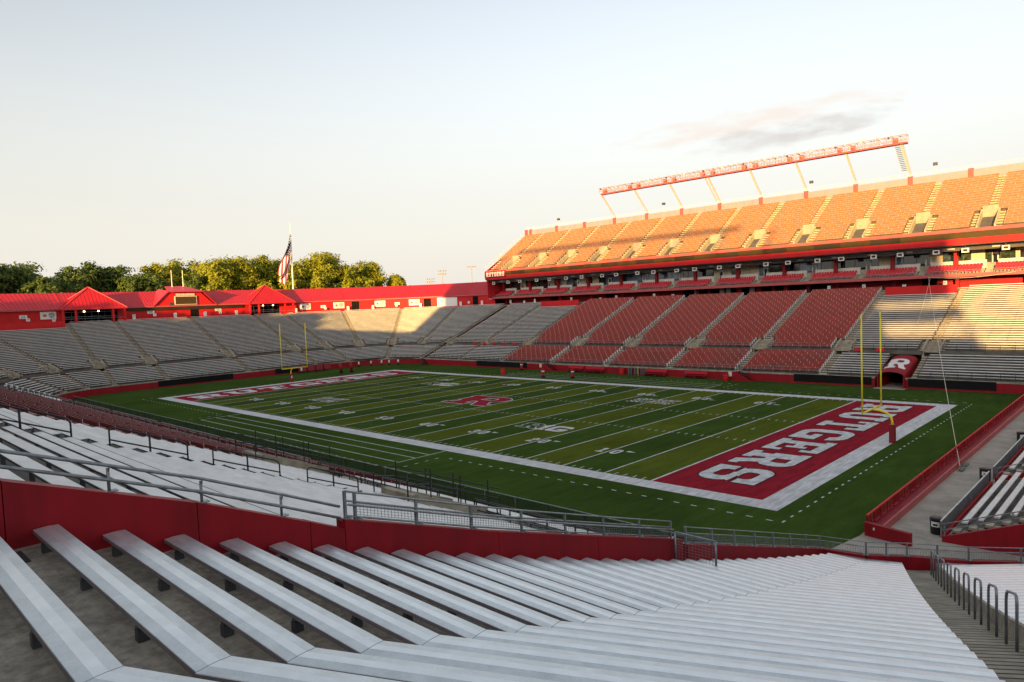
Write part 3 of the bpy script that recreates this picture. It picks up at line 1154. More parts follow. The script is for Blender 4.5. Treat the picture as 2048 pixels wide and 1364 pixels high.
# ------------------------------------------------------------------ near side
NX = [-62.5, -48.4, -34.4, -20.6, -6.4, 7.6, 21.4, 35.4, 50.0, 65.35]
nst = ["alu", "alu", "red", "red", "red", "red", "red", "alu", "alu"]
for i in range(9):
    A, B = near_st(NX[i + 1]), near_st(NX[i])
    k = 8 - i
    kind = "silver benches" if nst[i] == "alu" else "red benches"
    where = ["next to the red side wall", "beyond the first black handrails", "just beyond the near silver seats", "second beyond the near silver seats", "third beyond the silver seats", "fourth beyond the near silver seats",
             "last before the far left silver seats", "far along it", "at its far left end"][k]
    last = i == 8
    if i > 0:
        section(f"{kind} in the near stand's upper rows, {where}", "stadium seating", A, B, NUPPER, nst[i], iA=(.25 if last else .6), iB=.6, d_end=33, front_z=3.2, group="near stand seating", near=True, tick=2.9, cull=i < 7, vom=None)
    section(f"{kind} in the near stand's lowest rows, {where}", "stadium seating", A, B, NLOWER, nst[i], iA=(.25 if last else .6), iB=.6, d_end=9.0, front_z=.7, group="near stand seating", near=True, tick=2.9, cull=i < 7, rail=False)

# ================================================================== UPPER GRANDSTAND (FAR SIDE)
XL, XR = -69.4, 66.0
PITCHX = 10.36
AISX = [0.4 + PITCHX * k for k in range(-6, 7)]          # -61.8 ... 62.6
COLX = [0.4 + PITCHX * (k + .5) for k in range(-7, 6)]   # -66.9 ... 57.4




def deck_st(x): return St((x, 69.75), (0, 1))


edges = [XL] + AISX + [67.5]
for i in range(len(edges) - 1):
    A, B = deck_st(edges[i]), deck_st(edges[i + 1])
    end_l, end_r = i == 0, i == len(edges) - 2
    n_from_right = len(edges) - 2 - i
    section(f"orange sunlit bench block on the upper deck, {ordinal(i)} from its left end", "stadium seating", A, B, DECK, "deck", iA=.25 if end_l else .62, iB=.25 if end_r else .62, d_end=17.4, front_z=23.6,
            group="upper deck seating", vom=(6, 1.3), rail=False, name="deck_section", tick=1.7)
for i, x in enumerate(AISX):
    vomitory(deck_st(x), DECK, 6, 1.3, f"concrete stair opening on the upper deck, {ordinal(i)} from its left end", 1.0, m=M_CONCD)

G = thing("upper_grandstand", "two storey suite building of red steel carrying the sunlit upper deck", "grandstand", (0, 75, 14))
mb = MB(); mb.box(XL, XR, 69.45, 69.72, 23.5, 24.05); mb.build("fascia_cap", M_FASCIA, G)
mb = MB(); mb.box(-60.9, XR, 69.40, 69.70, 22.42, 23.497); mb.build("ribbon_board", M_BOARD2, G)
for k in range(12):
    x = -60.9 + 10.36 * k + 2.0
    if x > 44:
        break
    mb = MB(); mb.quad((x, 69.394, 22.47), (x + 5.0, 69.394, 22.47), (x + 5.0, 69.394, 23.45), (x, 69.394, 23.45)); mb.build("board_module", M_BOARD, G)
mb = MB(); mb.box(XL, XR, 69.42, 69.71, 21.40, 22.417); mb.build("fascia", M_REDB, G)
sg = MB(); sg.box(XL, -60.95, 69.30, 69.40, 21.95, 23.75)
sgo = sg.build("name_board", M_RED, G)
mb = MB()
word = np.concatenate([np.pad(glyph(c, 36), ((0, 0), (3, 3))) for c in WORD], 1)
bitmap_quads(mb, word, lambda u, v: (XL + .6 + u * 7.4, 69.293, 22.25 + v * 1.2))
mb.build("lettering", M_WHITE, sgo)
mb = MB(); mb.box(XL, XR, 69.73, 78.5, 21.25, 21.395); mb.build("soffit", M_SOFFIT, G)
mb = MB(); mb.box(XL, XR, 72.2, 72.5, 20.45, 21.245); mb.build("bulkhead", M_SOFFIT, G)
mb = MB()
for k in range(40):
    x = -66 + k * 3.3
    mb.box(x, x + 1.1, 72.05, 72.195, 20.75 + .25 * (k % 2), 20.92 + .25 * (k % 2))
mb.build("light_fittings", M_PARAPET, G, kind="stuff")
mb = MB(); mb.tube([(XL, 72.0, 21.1), (XR, 72.0, 21.1)], .12, 8); mb.build("duct", M_GALV, G)
for x in COLX:
    if x > XR:
        continue
    mb = MB(); mb.box(x - .33, x + .33, 74.3, 74.95, 16.55, 21.245); mb.build("column", M_RED, G)
    mb = MB(); mb.box(x - .3, x + .3, 75.2, 75.7, 14.0, 15.85); mb.build("lower_column", M_RED, G)
# suite level
mb = MB(); mb.box(XL + .2, XR, 71.8, 77.5, 15.85, 16.02); mb.build("suite_slab", M_SOFFIT, G)
mb = MB(); mb.box(XL + .2, XR, 71.62, 71.797, 15.88, 16.46); mb.build("suite_fascia", M_FASCIA, G)
mb = MB(); mb.box(XL + .2, XR, 76.9, 77.2, 14.0, 15.845); mb.build("concourse_wall", M_RED, G)
mb = MB(); mb.box(XL + .2, XR, 72.55, 77.4, 13.72, 13.98); mb.build("concourse_floor", M_CONCL, G)
for x0, x1 in ((-51.0, -48.5), (-32, -29.6), (-9.5, -3), (-2.4, 4), (4.6, 12.2), (12.9, 19.5), (20.3, 24.5), (41, 43.5)):
    mb = MB(); mb.quad((x0, 76.89, 14.0), (x1, 76.89, 14.0), (x1, 76.89, 15.84), (x0, 76.89, 15.84)); mb.build("dark_opening", M_DARK, G)
for x in (-5.8, 0.6, 2.2, 7.8, 9.3, 15.4):
    mb = MB(); mb.box(x - .55, x + .55, 76.7, 76.86, 14.0, 15.8); mb.build("shutter", M_GALV if x < 8 else M_RED, G)
mb = MB(); mb.box(XL, XL + .3, 70, 77.2, 16.02, 21.245); mb.build("end_wall", M_ROOF, G)
mb = MB(); mb.box(XL + .2, XR, 80.5, 80.8, 16.0, 21.3); mb.build("rear_wall", M_CREAM, G)
mb = MB(); mb.box(XL + .2, XR, 77.5, 80.5, 15.6, 15.9); mb.build("rear_floor", M_SOFFIT, G)
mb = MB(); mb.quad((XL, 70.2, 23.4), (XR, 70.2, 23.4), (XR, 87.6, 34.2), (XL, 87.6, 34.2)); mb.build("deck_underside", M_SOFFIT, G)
mb = MB(); mb.quad((XL, 87.75, 13.4), (XR, 87.75, 13.4), (XR, 87.75, 34.4), (XL, 87.75, 34.4)); mb.build("outer_wall", M_REDB, G)
mb = MB(); mb.poly([(XL, 69.8, 21.4), (XL, 69.8, 23.9), (XL, 87.6, 34.6), (XL, 87.6, 21.4)]); mb.build("gable_wall", M_RED, G)
# glazing of the suites, pane by pane
gm = [M_GLASS, M_GLASS, M_GLASS, M_BLIND, M_GLASS, M_GREENGL, M_GLASS, M_BLUEGL]
for k in range(62):
    x0 = XL + .6 + k * 2.18
    if x0 + 2.1 > XR:
        break
    m = gm[int(rng.integers(0, len(gm)))]
    if -44 < x0 < -36:
        m = M_BLIND if k % 2 else M_GLASS
    if -27 < x0 < -14:
        m = M_BLUEGL
    if -4 < x0 < 8 and k % 3:
        m = M_BLIND
    if x0 > 40:
        m = M_GREENGL if k % 3 else M_BLIND
    mb = MB(); mb.box(x0, x0 + 2.1, 76.70, 76.74, 16.05, 21.24); mb.build("window_pane", m, G)
    mb = MB(); mb.box(x0 - .075, x0 - .005, 76.64, 76.76, 16.05, 21.24); mb.build("mullion", M_BRACK, G)
# suites: parapets, doors, seat rows
bays = [(XL + .4, AISX[0])] + [(AISX[k], AISX[k + 1]) for k in range(len(AISX) - 2)] + [(AISX[-2], XR)]
for i, (xa, xb) in enumerate(bays):
    wherel = f"{ordinal(i)} from its left end"
    S = thing("suite_balcony", f"red chair bay on the suite balcony, {wherel}", "balcony", ((xa + xb) / 2, 73.5, 16.05), "suite balconies under the upper deck")
    a, b = xa + .75, xb - .75
    mb = MB(); mb.box(a + .3, b + .1, 75.0, 75.14, 16.5, 18.72); mb.build("parapet", M_PARAPET, S)
    for r in range(3):
        y, z = 72.35 + .85 * r, 16.03 + .42 * (r + 1)
        mb = MB(); mb.box(a, b, y - .3, 74.99, z - .42, z); mb.build("tier", M_CONCL, S)
        mb = MB()
        x = a + .1
        while x + .5 < b:
            mb.box(x, x + .46, y, y + .40, z + .38, z + .44)
            mb.hexa([(x, y + .38, z + .40), (x + .46, y + .38, z + .40), (x + .46, y + .44, z + .40), (x, y + .44, z + .40),
                     (x + .04, y + .50, z + .86), (x + .42, y + .50, z + .86), (x + .42, y + .56, z + .86), (x + .04, y + .56, z + .86)])
            mb.box(x + .2, x + .26, y + .1, y + .3, z + .002, z + .378, 1)
            x += .53
        mb.build("chair_row", [M_CHAIR, M_BRACK], S, kind="stuff")
    mb = MB()
    for hz in (16.75, 17.05):
        mb.beam((a, 71.9, hz), (b, 71.9, hz), .05, .05)
    for k in range(8):
        x = a + (b - a) * k / 7
        mb.beam((x, 71.9, 16.47), (x, 71.9, 17.06), .05, .05)
    mb.build("balcony_rail", M_GALV, S)
    mb = MB(); mb.box(xb - .70, xb + .70, 74.9, 75.05, 16.03, 18.2); mb.build("stair_divider", M_CONC, S)
    mb = MB()
    for k in range(5):
        mb.box(xb - .6, xb + .6, 72.0 + .55 * k, 74.89, 16.03 + .24 * k + .001, 16.03 + .24 * (k + 1))
    mb.build("balcony_steps", M_CONCL, S)
    mb = MB(); mb.box(xb - .15, xb + .85, 76.5, 76.62, 16.1, 20.0); dr = mb.build("door", M_PARAPET, S)
    mb = MB(); mb.box(xb + .05, xb + .65, 76.47, 76.497, 17.2, 19.6); mb.build("door_glass", M_GLASS, dr)
# televisions below the fascia
tvx = [-67.5, -61.7, -57.1, -50.8, -46.2, -40.4, -35.2, -28.7, -24.4, -18.2, -13.7, -7.5, -2.9, 3.1, 7.4, 13.6, 18.2, 24.1, 28.6, 34.4, 38.9, 44.7, 49.1, 54.9]
TV = thing("television", "x", "television", (0, 0, 0), "white framed televisions under the upper deck")
mb = MB(); mb.box(-.55, .55, -.1, .1, -.38, .38); local_part(mb, "casing", M_WHITE, TV)
mb = MB(); mb.box(-.33, .33, -.125, -.103, -.2, .2); local_part(mb, "screen", M_BOARD, TV)
mb = MB(); mb.box(-.06, .06, -.03, .03, .383, .82); local_part(mb, "hanger", M_BRACK, TV)
for i, x in enumerate(tvx):
    o = TV if i == 0 else clone(TV, (0, 0, 0))
    o.location = (x, 71.0, 20.42)
    o["label"] = f"white framed television hanging under the upper deck fascia, {ordinal(i)} from the left"
# wall at the back of the upper deck, panel by panel
BWL = thing("deck_back_wall", "pale pink panelled wall with red piers along the top of the upper deck", "wall", (0, 87.3, 34.1))
piers = [x for x in COLX] + [XL + .6]
k = 0
x = XL + 1.2
while x < XR:
    x1 = min(x + 2.05, XR)
    mb = MB(); mb.box(x, x1 - .04, 87.2, 87.28, 34.2, 36.35); mb.build("panel", M_PINK, BWL)
    x = x1
for x in piers:
    mb = MB(); mb.box(x - .42, x + .42, 87.0, 87.5, 33.9, 36.62); mb.build("pier", M_FASCIA, BWL)
for hz in (36.75, 37.15):
    mb = MB(); mb.beam((XL + .6, 87.25, hz), (XR, 87.25, hz), .06, .06); mb.build("top_rail", M_CREAM, BWL)
mb = MB()
for hz in (.5, 1.0):
    mb.beam((XL + .05, 69.8, 24.0 + hz), (XL + .05, 86.9, 34.6 + hz), .06, .06)
for k in range(12):
    y = 69.8 + 17.1 * k / 11
    z = 24.0 + 10.6 * k / 11
    mb.beam((XL + .05, y, z), (XL + .05, y, z + 1.6), .06, .06)
mb.build("end_rail", M_CREAM, G)
# loudspeakers / cameras on poles along the wall
for i, x in enumerate((-56.0, -20.5, 17.0, 41.0)):
    S = thing("floodlight", f"small lamp head on a stub pole above the pink deck wall, {ordinal(i)} from the left", "lamp", (x, 87.4, 36.4), "lamps on the deck wall")
    mb = MB(); mb.beam((x, 87.6, 36.4), (x, 87.6, 38.2), .1, .1); mb.build("pole", M_CREAM, S)
    mb = MB(); mb.box(x - .35, x + .35, 87.2, 87.8, 38.2, 38.75); mb.build("lamp_head", M_BRACK, S)

# light truss over the upper deck
M_POST = mat("pale_grey_steel", (0.62, 0.60, 0.62), 0.5, var=0.06)
T = thing("light_truss", "long pale lattice of floodlights raised on eight leaning posts above the upper deck", "floodlight truss", (0, 87, 36))
postx = [0.4 + PITCHX * (k + .5) for k in range(-4, 4)]
for i, x in enumerate(postx):
    mb = MB()
    mb.beam((x, 87.35, 35.8), (x, 87.3, 37.3), .42, .42)
    mb.beam((x, 87.3, 37.2), (x, 81.7, 42.3), .34, .42)
    if i == 3:
        mb.beam((x - .8, 87.3, 37.2), (x - .8, 81.7, 42.3), .2, .3)
    mb.build("post", M_POST, T)
x0, x1 = postx[0] - .2, postx[-1] + .9
mb = MB(); mb.box(x0 + .4, x1, 80.9, 82.3, 42.30, 42.62); mb.build("walkway_beam", M_FASCIA, T)
mb = MB()
for y in (80.9, 82.3):
    for z in (43.2, 44.0):
        mb.beam((x0, y, z), (x1, y, z), .10, .10)
n = 56
for k in range(n + 1):
    x = x0 + (x1 - x0) * k / n
    for y in (80.9, 82.3):
        mb.beam((x, y, 42.62), (x, y, 44.0), .08, .08)
        if k < n:
            xn = x0 + (x1 - x0) * (k + 1) / n
            a, b = (42.65, 43.95) if k % 2 else (43.95, 42.65)
            mb.beam((x, y, a), (xn, y, b), .06, .06)
    mb.beam((x, 80.9, 44.0), (x, 82.3, 44.0), .06, .06)
    if k % 2 == 0:
        mb.beam((x, 80.9, 44.0), (x, 80.9, 44.5), .05, .05)
mb.build("lattice", mat("faded_pink_steel", (0.42, 0.27, 0.22), 0.6, var=0.1), T)
for i, x in enumerate(postx):
    for dx in (-1.6, 1.0):
        if x + dx < x0 + .2 or x + dx > x1 - .6:
            continue
        mb = MB(); mb.box(x + dx, x + dx + .85, 81.2, 81.9, 42.70, 43.6); mb.build("control_box", M_FASCIA, T)
for k in range(30):
    x = x0 + .6 + (x1 - x0 - 1.2) * k / 29
    mb = MB()
    mb.box(x - .16, x + .16, 80.6, 80.84, 43.6 + .4 * (k % 2), 43.93 + .4 * (k % 2))
    mb.box(x - .18, x + .18, 80.842, 80.87, 43.57 + .4 * (k % 2), 43.96 + .4 * (k % 2))
    mb.build("lamp", M_POST if k % 4 else M_BRACK, T)
L = thing("ladder", "dark rung ladder hanging beside the right end post of the light truss", "ladder", (postx[-1] - .8, 87.2, 37))
for k in range(15):
    f = k / 14
    y, z = 86.4 - 4.9 * f, 37.9 + 4.3 * f
    mb = MB(); mb.beam((postx[-1] - 1.3, y, z), (postx[-1] - .3, y, z), .12, .12); mb.build("rung", M_BRACK, L)
for dx in (-1.3, -.3):
    mb = MB(); mb.beam((postx[-1] + dx, 86.6, 37.7), (postx[-1] + dx, 81.4, 42.3), .1, .1); mb.build("rail", M_CREAM, L)

# small things on the far concourse: white bins, boards on the wall
for i, x in enumerate((-63.0, -57.6, -53.6, -40.5, -31.0, -26.0, -15.0, -9.9, 25.5, 32.0, 39.0, 45.6)):
    S = thing("sign_post", f"narrow white notice board at the top of the far bowl, {ordinal(i)} from the suite end", "notice board", (x, 73.0, 14), "white notice boards along the concourse edge")
    mb = MB(); mb.box(x - .3, x + .3, 72.95, 73.05, 14.35, 15.3 - .3 * (i % 3 == 1)); mb.build("board", M_WHITE, S)
    mb = MB(); mb.box(x - .12, x + .12, 72.93, 72.948, 14.85, 15.0); mb.build("symbol", M_BRACK, S)
    mb = MB(); mb.box(x - .05, x + .05, 72.97, 73.03, 13.98, 14.348); mb.build("post", M_BRACK, S)

# ================================================================== NORTH CONCOURSE BUILDING
WALL_D, EAVE_D, RIDGE_D, BACK_D = 34.2, 33.7, 40.5, 47.5
ZF, ZE, ZR = 13.95, 17.4, 21.3
nst_list = [ne_st(98), ne_st(109.7), ne_st(121.4), ne_st(133.1), ne_st(144.8), ne_st(156.5), ne_st(168.2), n_st(26.0), n_st(-27.5), nw_st(192.9), nw_st(205.8), nw_st(218.7), nw_st(231.6), nw_st(244.5), nw_st(257), nw_st(270)]
NB = thing("concourse_building", "long low building with red metal roof curving round the end stand", "building", (-112, 0, 13.9))
mroof = M_ROOF


def strip(B, S0, S1, d0, z0, d1, z1, name, m, parent=NB, th=.16):
    mb = MB()
    P = [S0.p(d0), S1.p(d0), S1.p(d1), S0.p(d1)]
    Z = [z0, z0, z1, z1]
    mb.hexa([(p.x, p.y, z - th) for p, z in zip(P, Z)] + [(p.x, p.y, z) for p, z in zip(P, Z)])
    return mb.build(name, m, parent)


for i in range(len(nst_list) - 1):
    S0, S1 = nst_list[i], nst_list[i + 1]
    strip(NB, S0, S1, EAVE_D, ZE, RIDGE_D, ZR, "roof_slope", mroof)
    strip(NB, S0, S1, BACK_D, 17.0, RIDGE_D + .01, ZR, "rear_roof_slope", mroof)
    # standing seams
    mb = MB()
    wdt = (S0.p(EAVE_D) - S1.p(EAVE_D)).length
    n = int(wdt / .75)
    for k in range(1, n):
        f = k / n
        a = S0.p(EAVE_D).lerp(S1.p(EAVE_D), f)
        b = S0.p(RIDGE_D).lerp(S1.p(RIDGE_D), f)
        mb.beam((a.x, a.y, ZE + .03), (b.x, b.y, ZR + .03), .05, .07)
    mb.build("roof_seams", mroof, NB, kind="stuff")
    mb = MB()
    a, b = S0.p(EAVE_D), S0.p(RIDGE_D)
    mb.beam((a.x, a.y, ZE + .05), (b.x, b.y, ZR + .05), .35, .14)
    mb.build("hip_flashing", mroof, NB)
    strip(NB, S0, S1, EAVE_D - .12, ZE + .02, EAVE_D - .002, ZE + .02, "gutter", M_FASCIA, th=.32)
    strip(NB, S0, S1, 32.7, ZF, 34.19, ZF, "concourse_floor", M_CONCL, th=.2)
    mb = MB()
    a, b, c, d = S0.p(WALL_D), S1.p(WALL_D), S1.p(WALL_D + .3), S0.p(WALL_D + .3)
    mb.hexa([(q.x, q.y, ZF) for q in (a, b, c, d)] + [(q.x, q.y, ZE - .02) for q in (a, b, c, d)])
    mb.build("wall", M_REDB, NB)
    mb = MB()
    a, b = S0.p(BACK_D - .4), S1.p(BACK_D - .4)
    mb.quad((a.x, a.y, -.28), (b.x, b.y, -.28), (b.x, b.y, 16.9), (a.x, a.y, 16.9))
    mb.build("rear_wall", M_REDB, NB)


def ring_pt(a, d, z):
    """A point on the flat facets of the curved building (a: the angle round the corner, d: offset of the facet corners)."""
    c = Vector((CX, CYN if a <= 180 else CYS, 0))
    dv = Vector((math.cos(R(a)), math.sin(R(a)), 0))
    best = None
    for S0, S1 in zip(nst_list[:-1], nst_list[1:]):
        p, q = S0.p(d), S1.p(d)
        e = q - p
        den = dv.x * e.y - dv.y * e.x
        if abs(den) < 1e-9:
            continue
        w_ = p - c
        t = (w_.x * e.y - w_.y * e.x) / den
        u = (w_.x * dv.y - w_.y * dv.x) / den
        if t > 0 and -1e-6 <= u <= 1 + 1e-6:
            rv = (p - q).normalized()
            nrm = Vector((-rv.y, rv.x, 0))
            if nrm.dot(dv) > 0:
                nrm = -nrm
            best = (c + dv * t, nrm, rv)
    P, nrm, rv = best
    return Vector((P.x, P.y, z)), nrm, rv


def wall_board(kind, label, P, nrm, rightv, w_, h_, text=None, logo=False, cat="sign", m=M_WHITE, group=None):
    """A flat board fixed on a wall: P its centre, rightv to the reader's right."""
    root = thing(kind, label, cat, P, group)
    nrm, rightv = nrm.normalized(), rightv.normalized()
    u = Vector((0, 0, 1))
    c = P + nrm * .06
    mb = MB()
    Q = [c - rightv * w_ / 2 - u * h_ / 2, c + rightv * w_ / 2 - u * h_ / 2, c + rightv * w_ / 2 + u * h_ / 2, c - rightv * w_ / 2 + u * h_ / 2]
    mb.hexa([q - nrm * .05 for q in Q] + [q for q in Q])
    pan = mb.build("panel", m, root)
    if text:
        g = small_text(text)
        th = h_ * .5
        tw = min(w_ * .8, th * g.shape[1] / 5 * .9)
        mb = MB()
        bitmap_quads(mb, g, lambda uu, vv: c + nrm * .006 + rightv * ((uu - .5) * tw) + u * ((vv - .5) * th))
        mb.build("lettering", M_BLACK, pan)
    if logo:
        mb = MB()
        for k, (du, wd, hh) in enumerate(((.28, .32, .09), (.09, .42, .10), (-.10, .36, .09), (-.27, .22, .08))):
            cc = c + nrm * .006 + rightv * (w_ * .22) + u * (h_ * du)
            mb.quad(cc - rightv * w_ * wd / 2 - u * h_ * hh / 2, cc + rightv * w_ * wd / 2 - u * h_ * hh / 2, cc + rightv * w_ * wd / 2 + u * h_ * hh / 2, cc - rightv * w_ * wd / 2 + u * h_ * hh / 2)
        mb.build("print", M_BOARD, pan)
        mb = MB()
        cc = c + nrm * .006 - rightv * (w_ * .22)
        pts = [cc + rightv * (w_ * .13 * math.cos(R(a))) + u * (h_ * .2 * math.sin(R(a))) for a in range(0, 360, 30)]
        mb.poly(pts)
        mb.build("emblem", mat("emblem_" + ("orange" if logo == 1 else "blue"), (0.55, 0.16, 0.03) if logo == 1 else (0.08, 0.14, 0.4), 0.6, var=0), pan)
    return root


# signs on the end wall (x = -109.7), reader looks towards -x, so right is +y
def nwall(kind, label, y0, y1, z0, z1, **k):
    P = Vector((-109.7, (y0 + y1) / 2, (z0 + z1) / 2))
    return wall_board(kind, label, P, Vector((1, 0, 0)), Vector((0, 1, 0)), y1 - y0, z1 - z0, **k)


def curved(kind, label, px_a, w_, h_, z, **k):
    P, nrm, rv = ring_pt(px_a, WALL_D - .02, z)
    return wall_board(kind, label, P, nrm, rv, w_, h_, **k)


# numbers seen along the wall, then advertising boards and small bin-like notices at the edge
curved("advertising_board", "white board with four lines of dark print at the photo's left edge", 197.0, 3.0, 1.7, 16.0, logo=2, cat="billboard")
curved("section_sign", "small white sign numbered 112 on the far left red wall", 189.6, 1.5, .75, 15.85, text="112", cat="number sign")
curved("advertising_board", "white board with an orange oval emblem left of the left pavilion", 183.6, 3.2, 1.7, 16.0, logo=1, cat="billboard")
nwall("section_sign", "small white sign numbered 115 right of the left pavilion", -9.3, -7.6, 15.55, 16.3, text="115", cat="number sign")
nwall("section_sign", "small white sign numbered 116 below the dark ribbon right of the scoreboard", 7.6, 9.3, 15.6, 16.3, text="116", cat="number sign")
curved("advertising_board", "white board with a blue emblem beside the right pavilion", 170.5, 3.3, 1.8, 15.9, logo=2, cat="billboard")
curved("section_sign", "small white sign numbered 118 right of the blue emblem board", 164.0, 1.5, .8, 15.7, text="118", cat="number sign")
curved("advertising_board", "white board left of the first doorway on the curved red wall", 158.3, 3.3, 1.8, 15.9, logo=1, cat="billboard")
curved("advertising_board", "white board right of the first doorway on the curved red wall", 143.4, 3.3, 1.8, 15.9, logo=2, cat="billboard")
curved("section_sign", "small white sign numbered 120 between two boards on the curved red wall", 137.0, 1.5, .8, 15.7, text="120", cat="number sign")
curved("advertising_board", "white board left of the second doorway on the curved red wall", 130.6, 3.3, 1.8, 15.9, logo=1, cat="billboard")
curved("advertising_board", "large blank sunlit white board right of the second doorway", 118.5, 7.6, 2.7, 15.6, cat="billboard")
curved("section_sign", "small white sign numbered 122 below the suite end of the roof", 99.5, 1.5, .7, 16.2, text="122", cat="number sign")
for i, (a, w_) in enumerate(((152.3, 2.3), (125.6, 2.3), (106.3, 1.9))):
    P, nrm, rv = ring_pt(a, WALL_D - .015, 0)
    mb = MB()
    l, r_ = P - rv * w_ / 2, P + rv * w_ / 2
    mb.quad((l.x, l.y, ZF), (r_.x, r_.y, ZF), (r_.x, r_.y, 16.9), (l.x, l.y, 16.9))
    mb.build("doorway", M_DARK, NB)
mb = MB(); mb.quad((-109.69, 1.2, ZF), (-109.69, 3.4, ZF), (-109.69, 3.4, 16.2), (-109.69, 1.2, 16.2)); mb.build("doorway", M_DARK, NB)
mb = MB(); mb.box(-109.6, -109.3, -13.8, 15.0, 16.3, 17.05); mb.build("ribbon_board", M_BOARD, NB)
bins = [("c", 188.9), ("c", 182.6), ("n", -12.7), ("n", -7.9), ("n", -3.0), ("n", 4.6), ("n", 8.6), ("n", 13.0), ("c", 174.5), ("c", 163.6), ("c", 155.2), ("c", 146.0), ("c", 137.2), ("c", 128.0), ("c", 112.0), ("c", 108.6), ("c", 102.8)]
for i, (k, v) in enumerate(bins):
    if k == "n":
        P, nrm, rv = Vector((-108.7, v, 0)), Vector((1, 0, 0)), Vector((0, 1, 0))
    else:
        P, nrm, rv = ring_pt(v, 33.2, 0)
    S = thing("notice_stand", f"small white notice on a short post along the end concourse, {ordinal(i)} from the left", "notice board", (P.x, P.y, ZF), "white notices along the end concourse")
    mb = MB()
    Q = [P - rv * .35, P + rv * .35, P + rv * .35 - nrm * .12, P - rv * .35 - nrm * .12]
    zl = ZF + .35 if i % 3 else ZF + .9
    mb.hexa([(q.x, q.y, zl) for q in Q] + [(q.x, q.y, ZF + 1.55) for q in Q]); mb.build("board", M_WHITE, S)
    mb = MB()
    Q = [P - rv * .1 + nrm * .005, P + rv * .1 + nrm * .005]
    mb.quad((Q[0].x, Q[0].y, ZF + 1.15), (Q[1].x, Q[1].y, ZF + 1.15), (Q[1].x, Q[1].y, ZF + 1.35), (Q[0].x, Q[0].y, ZF + 1.35)); mb.build("symbol", M_BLACK, S)
    mb = MB(); mb.beam((P.x - nrm.x * .06, P.y - nrm.y * .06, ZF), (P.x - nrm.x * .06, P.y - nrm.y * .06, zl), .08, .08); mb.build("post", M_BRACK, S)


# the two pavilions with pyramid roofs
def pavilion(yc, label):
    P = thing("pavilion", label, "pavilion", (-108.5, yc, ZF))
    x0, x1, hw = -115.5, -106.6, 6.9
    xa = -111.0
    ze, za = 17.3, 22.4
    c = [(x1, yc - hw), (x1, yc + hw), (x0, yc + hw), (x0, yc - hw)]
    for k in range(4):
        a, b = c[k], c[(k + 1) % 4]
        mb = MB()
        mb.poly([(*a, ze), (*b, ze), (xa, yc, za)])
        mb.poly([(*b, ze - .25), (*a, ze - .25), (xa, yc, za - .3)])
        mb.quad((*a, ze - .25), (*b, ze - .25), (*b, ze), (*a, ze))
        mb.build("roof", mroof, P)
        mb = MB(); mb.beam((*a, ze + .04), (xa, yc, za + .04), .3, .16); mb.build("hip_cap", mroof, P)
        mb = MB()
        for q in range(1, 18):
            f = q / 18
            p = Vector((a[0] + (b[0] - a[0]) * f, a[1] + (b[1] - a[1]) * f, ze + .03))
            m_ = Vector(((a[0] + b[0]) / 2, (a[1] + b[1]) / 2, ze))
            g_ = 1 - abs(2 * f - 1)
            e = Vector((p.x + (xa - m_.x) * g_, p.y + (yc - m_.y) * g_, ze + (za - ze) * g_ + .03))
            mb.beam(p, e, .05, .07)
        mb.build("roof_seams", mroof, P, kind="stuff")
    for dy in (-6.4, -3.9, 3.9, 6.4):
        mb = MB(); mb.box(x1 - .75, x1 - .3, yc + dy - .2, yc + dy + .2, ZF, ze - .26); mb.build("column", M_REDB, P)
    mb = MB(); mb.box(x1 - 3.3, x1 - 3.1, yc - 5.6, yc + 5.6, ZF, ze - .26); gl = mb.build("glass_front", M_GLASS, P)
    for k in range(9):
        y = yc - 5.6 + 11.2 * k / 8
        mb = MB(); mb.box(x1 - 3.08, x1 - 3.0, y - .04, y + .04, ZF, ze - .26); mb.build("mullion", M_BRACK, gl)
    for z in (15.4, 16.5):
        mb = MB(); mb.box(x1 - 3.075, x1 - 3.01, yc - 5.5, yc + 5.5, z, z + .08); mb.build("transom", M_GALV, gl)
    for dy in (-1.6, 1.4):
        mb = MB(); mb.box(x1 - 2.9, x1 - 2.7, yc + dy - .16, yc + dy + .16, 16.5, 16.8)
        mb.build("lamp", mat("warm_lamp", (1, .8, .5), .5, var=0, emit=(1.0, .75, .4, 3.0)), P)
    mb = MB()
    mb.box(x1 - .55, x1 - .5, yc - 6.2, yc + 6.2, ZF + 1.0, ZF + 1.06)
    mb.build("guard_rail", M_GALV, P)
    return P


pavilion(-21.6, "red pyramid roofed pavilion left of the scoreboard")
pavilion(22.6, "red pyramid roofed pavilion right of the scoreboard, near the flag")

# scoreboard house
SB = thing("scoreboard_house", "red gabled house on the end roof holding a brown scoreboard", "scoreboard", (-110, 0, 17.1))
xf, xb_ = -108.9, -116
mb = MB()
prof = [(-7.6, 17.3), (7.4, 17.3), (3.7, 20.9), (-3.9, 20.9)]
mb.poly([(xf - .4, y, z) for y, z in prof])
mb.build("front_wall", M_REDB, SB)
for (ya, za, yb, zb, nm) in ((-8.0, 17.2, -4.2, 20.95, "left_roof"), (4.2, 20.95, 7.9, 17.2, "right_roof")):
    mb = MB()
    mb.hexa([(xf, ya, za), (xf, yb, zb), (xb_, yb, zb + .7), (xb_, ya, za + .7), (xf, ya, za + .2), (xf, yb, zb + .2), (xb_, yb, zb + .9), (xb_, ya, za + .9)])
    mb.build("side_roof", mroof, SB)
mb = MB()
mb.hexa([(xf + .35, -4.4, 20.75), (xf + .35, 4.4, 20.75), (xb_ + 3, 1.2, 22.25), (xb_ + 3, -3.6, 22.25), (xf + .35, -4.4, 20.98), (xf + .35, 4.4, 20.98), (xb_ + 3, 1.2, 22.5), (xb_ + 3, -3.6, 22.5)])
mb.build("top_roof", mroof, SB)
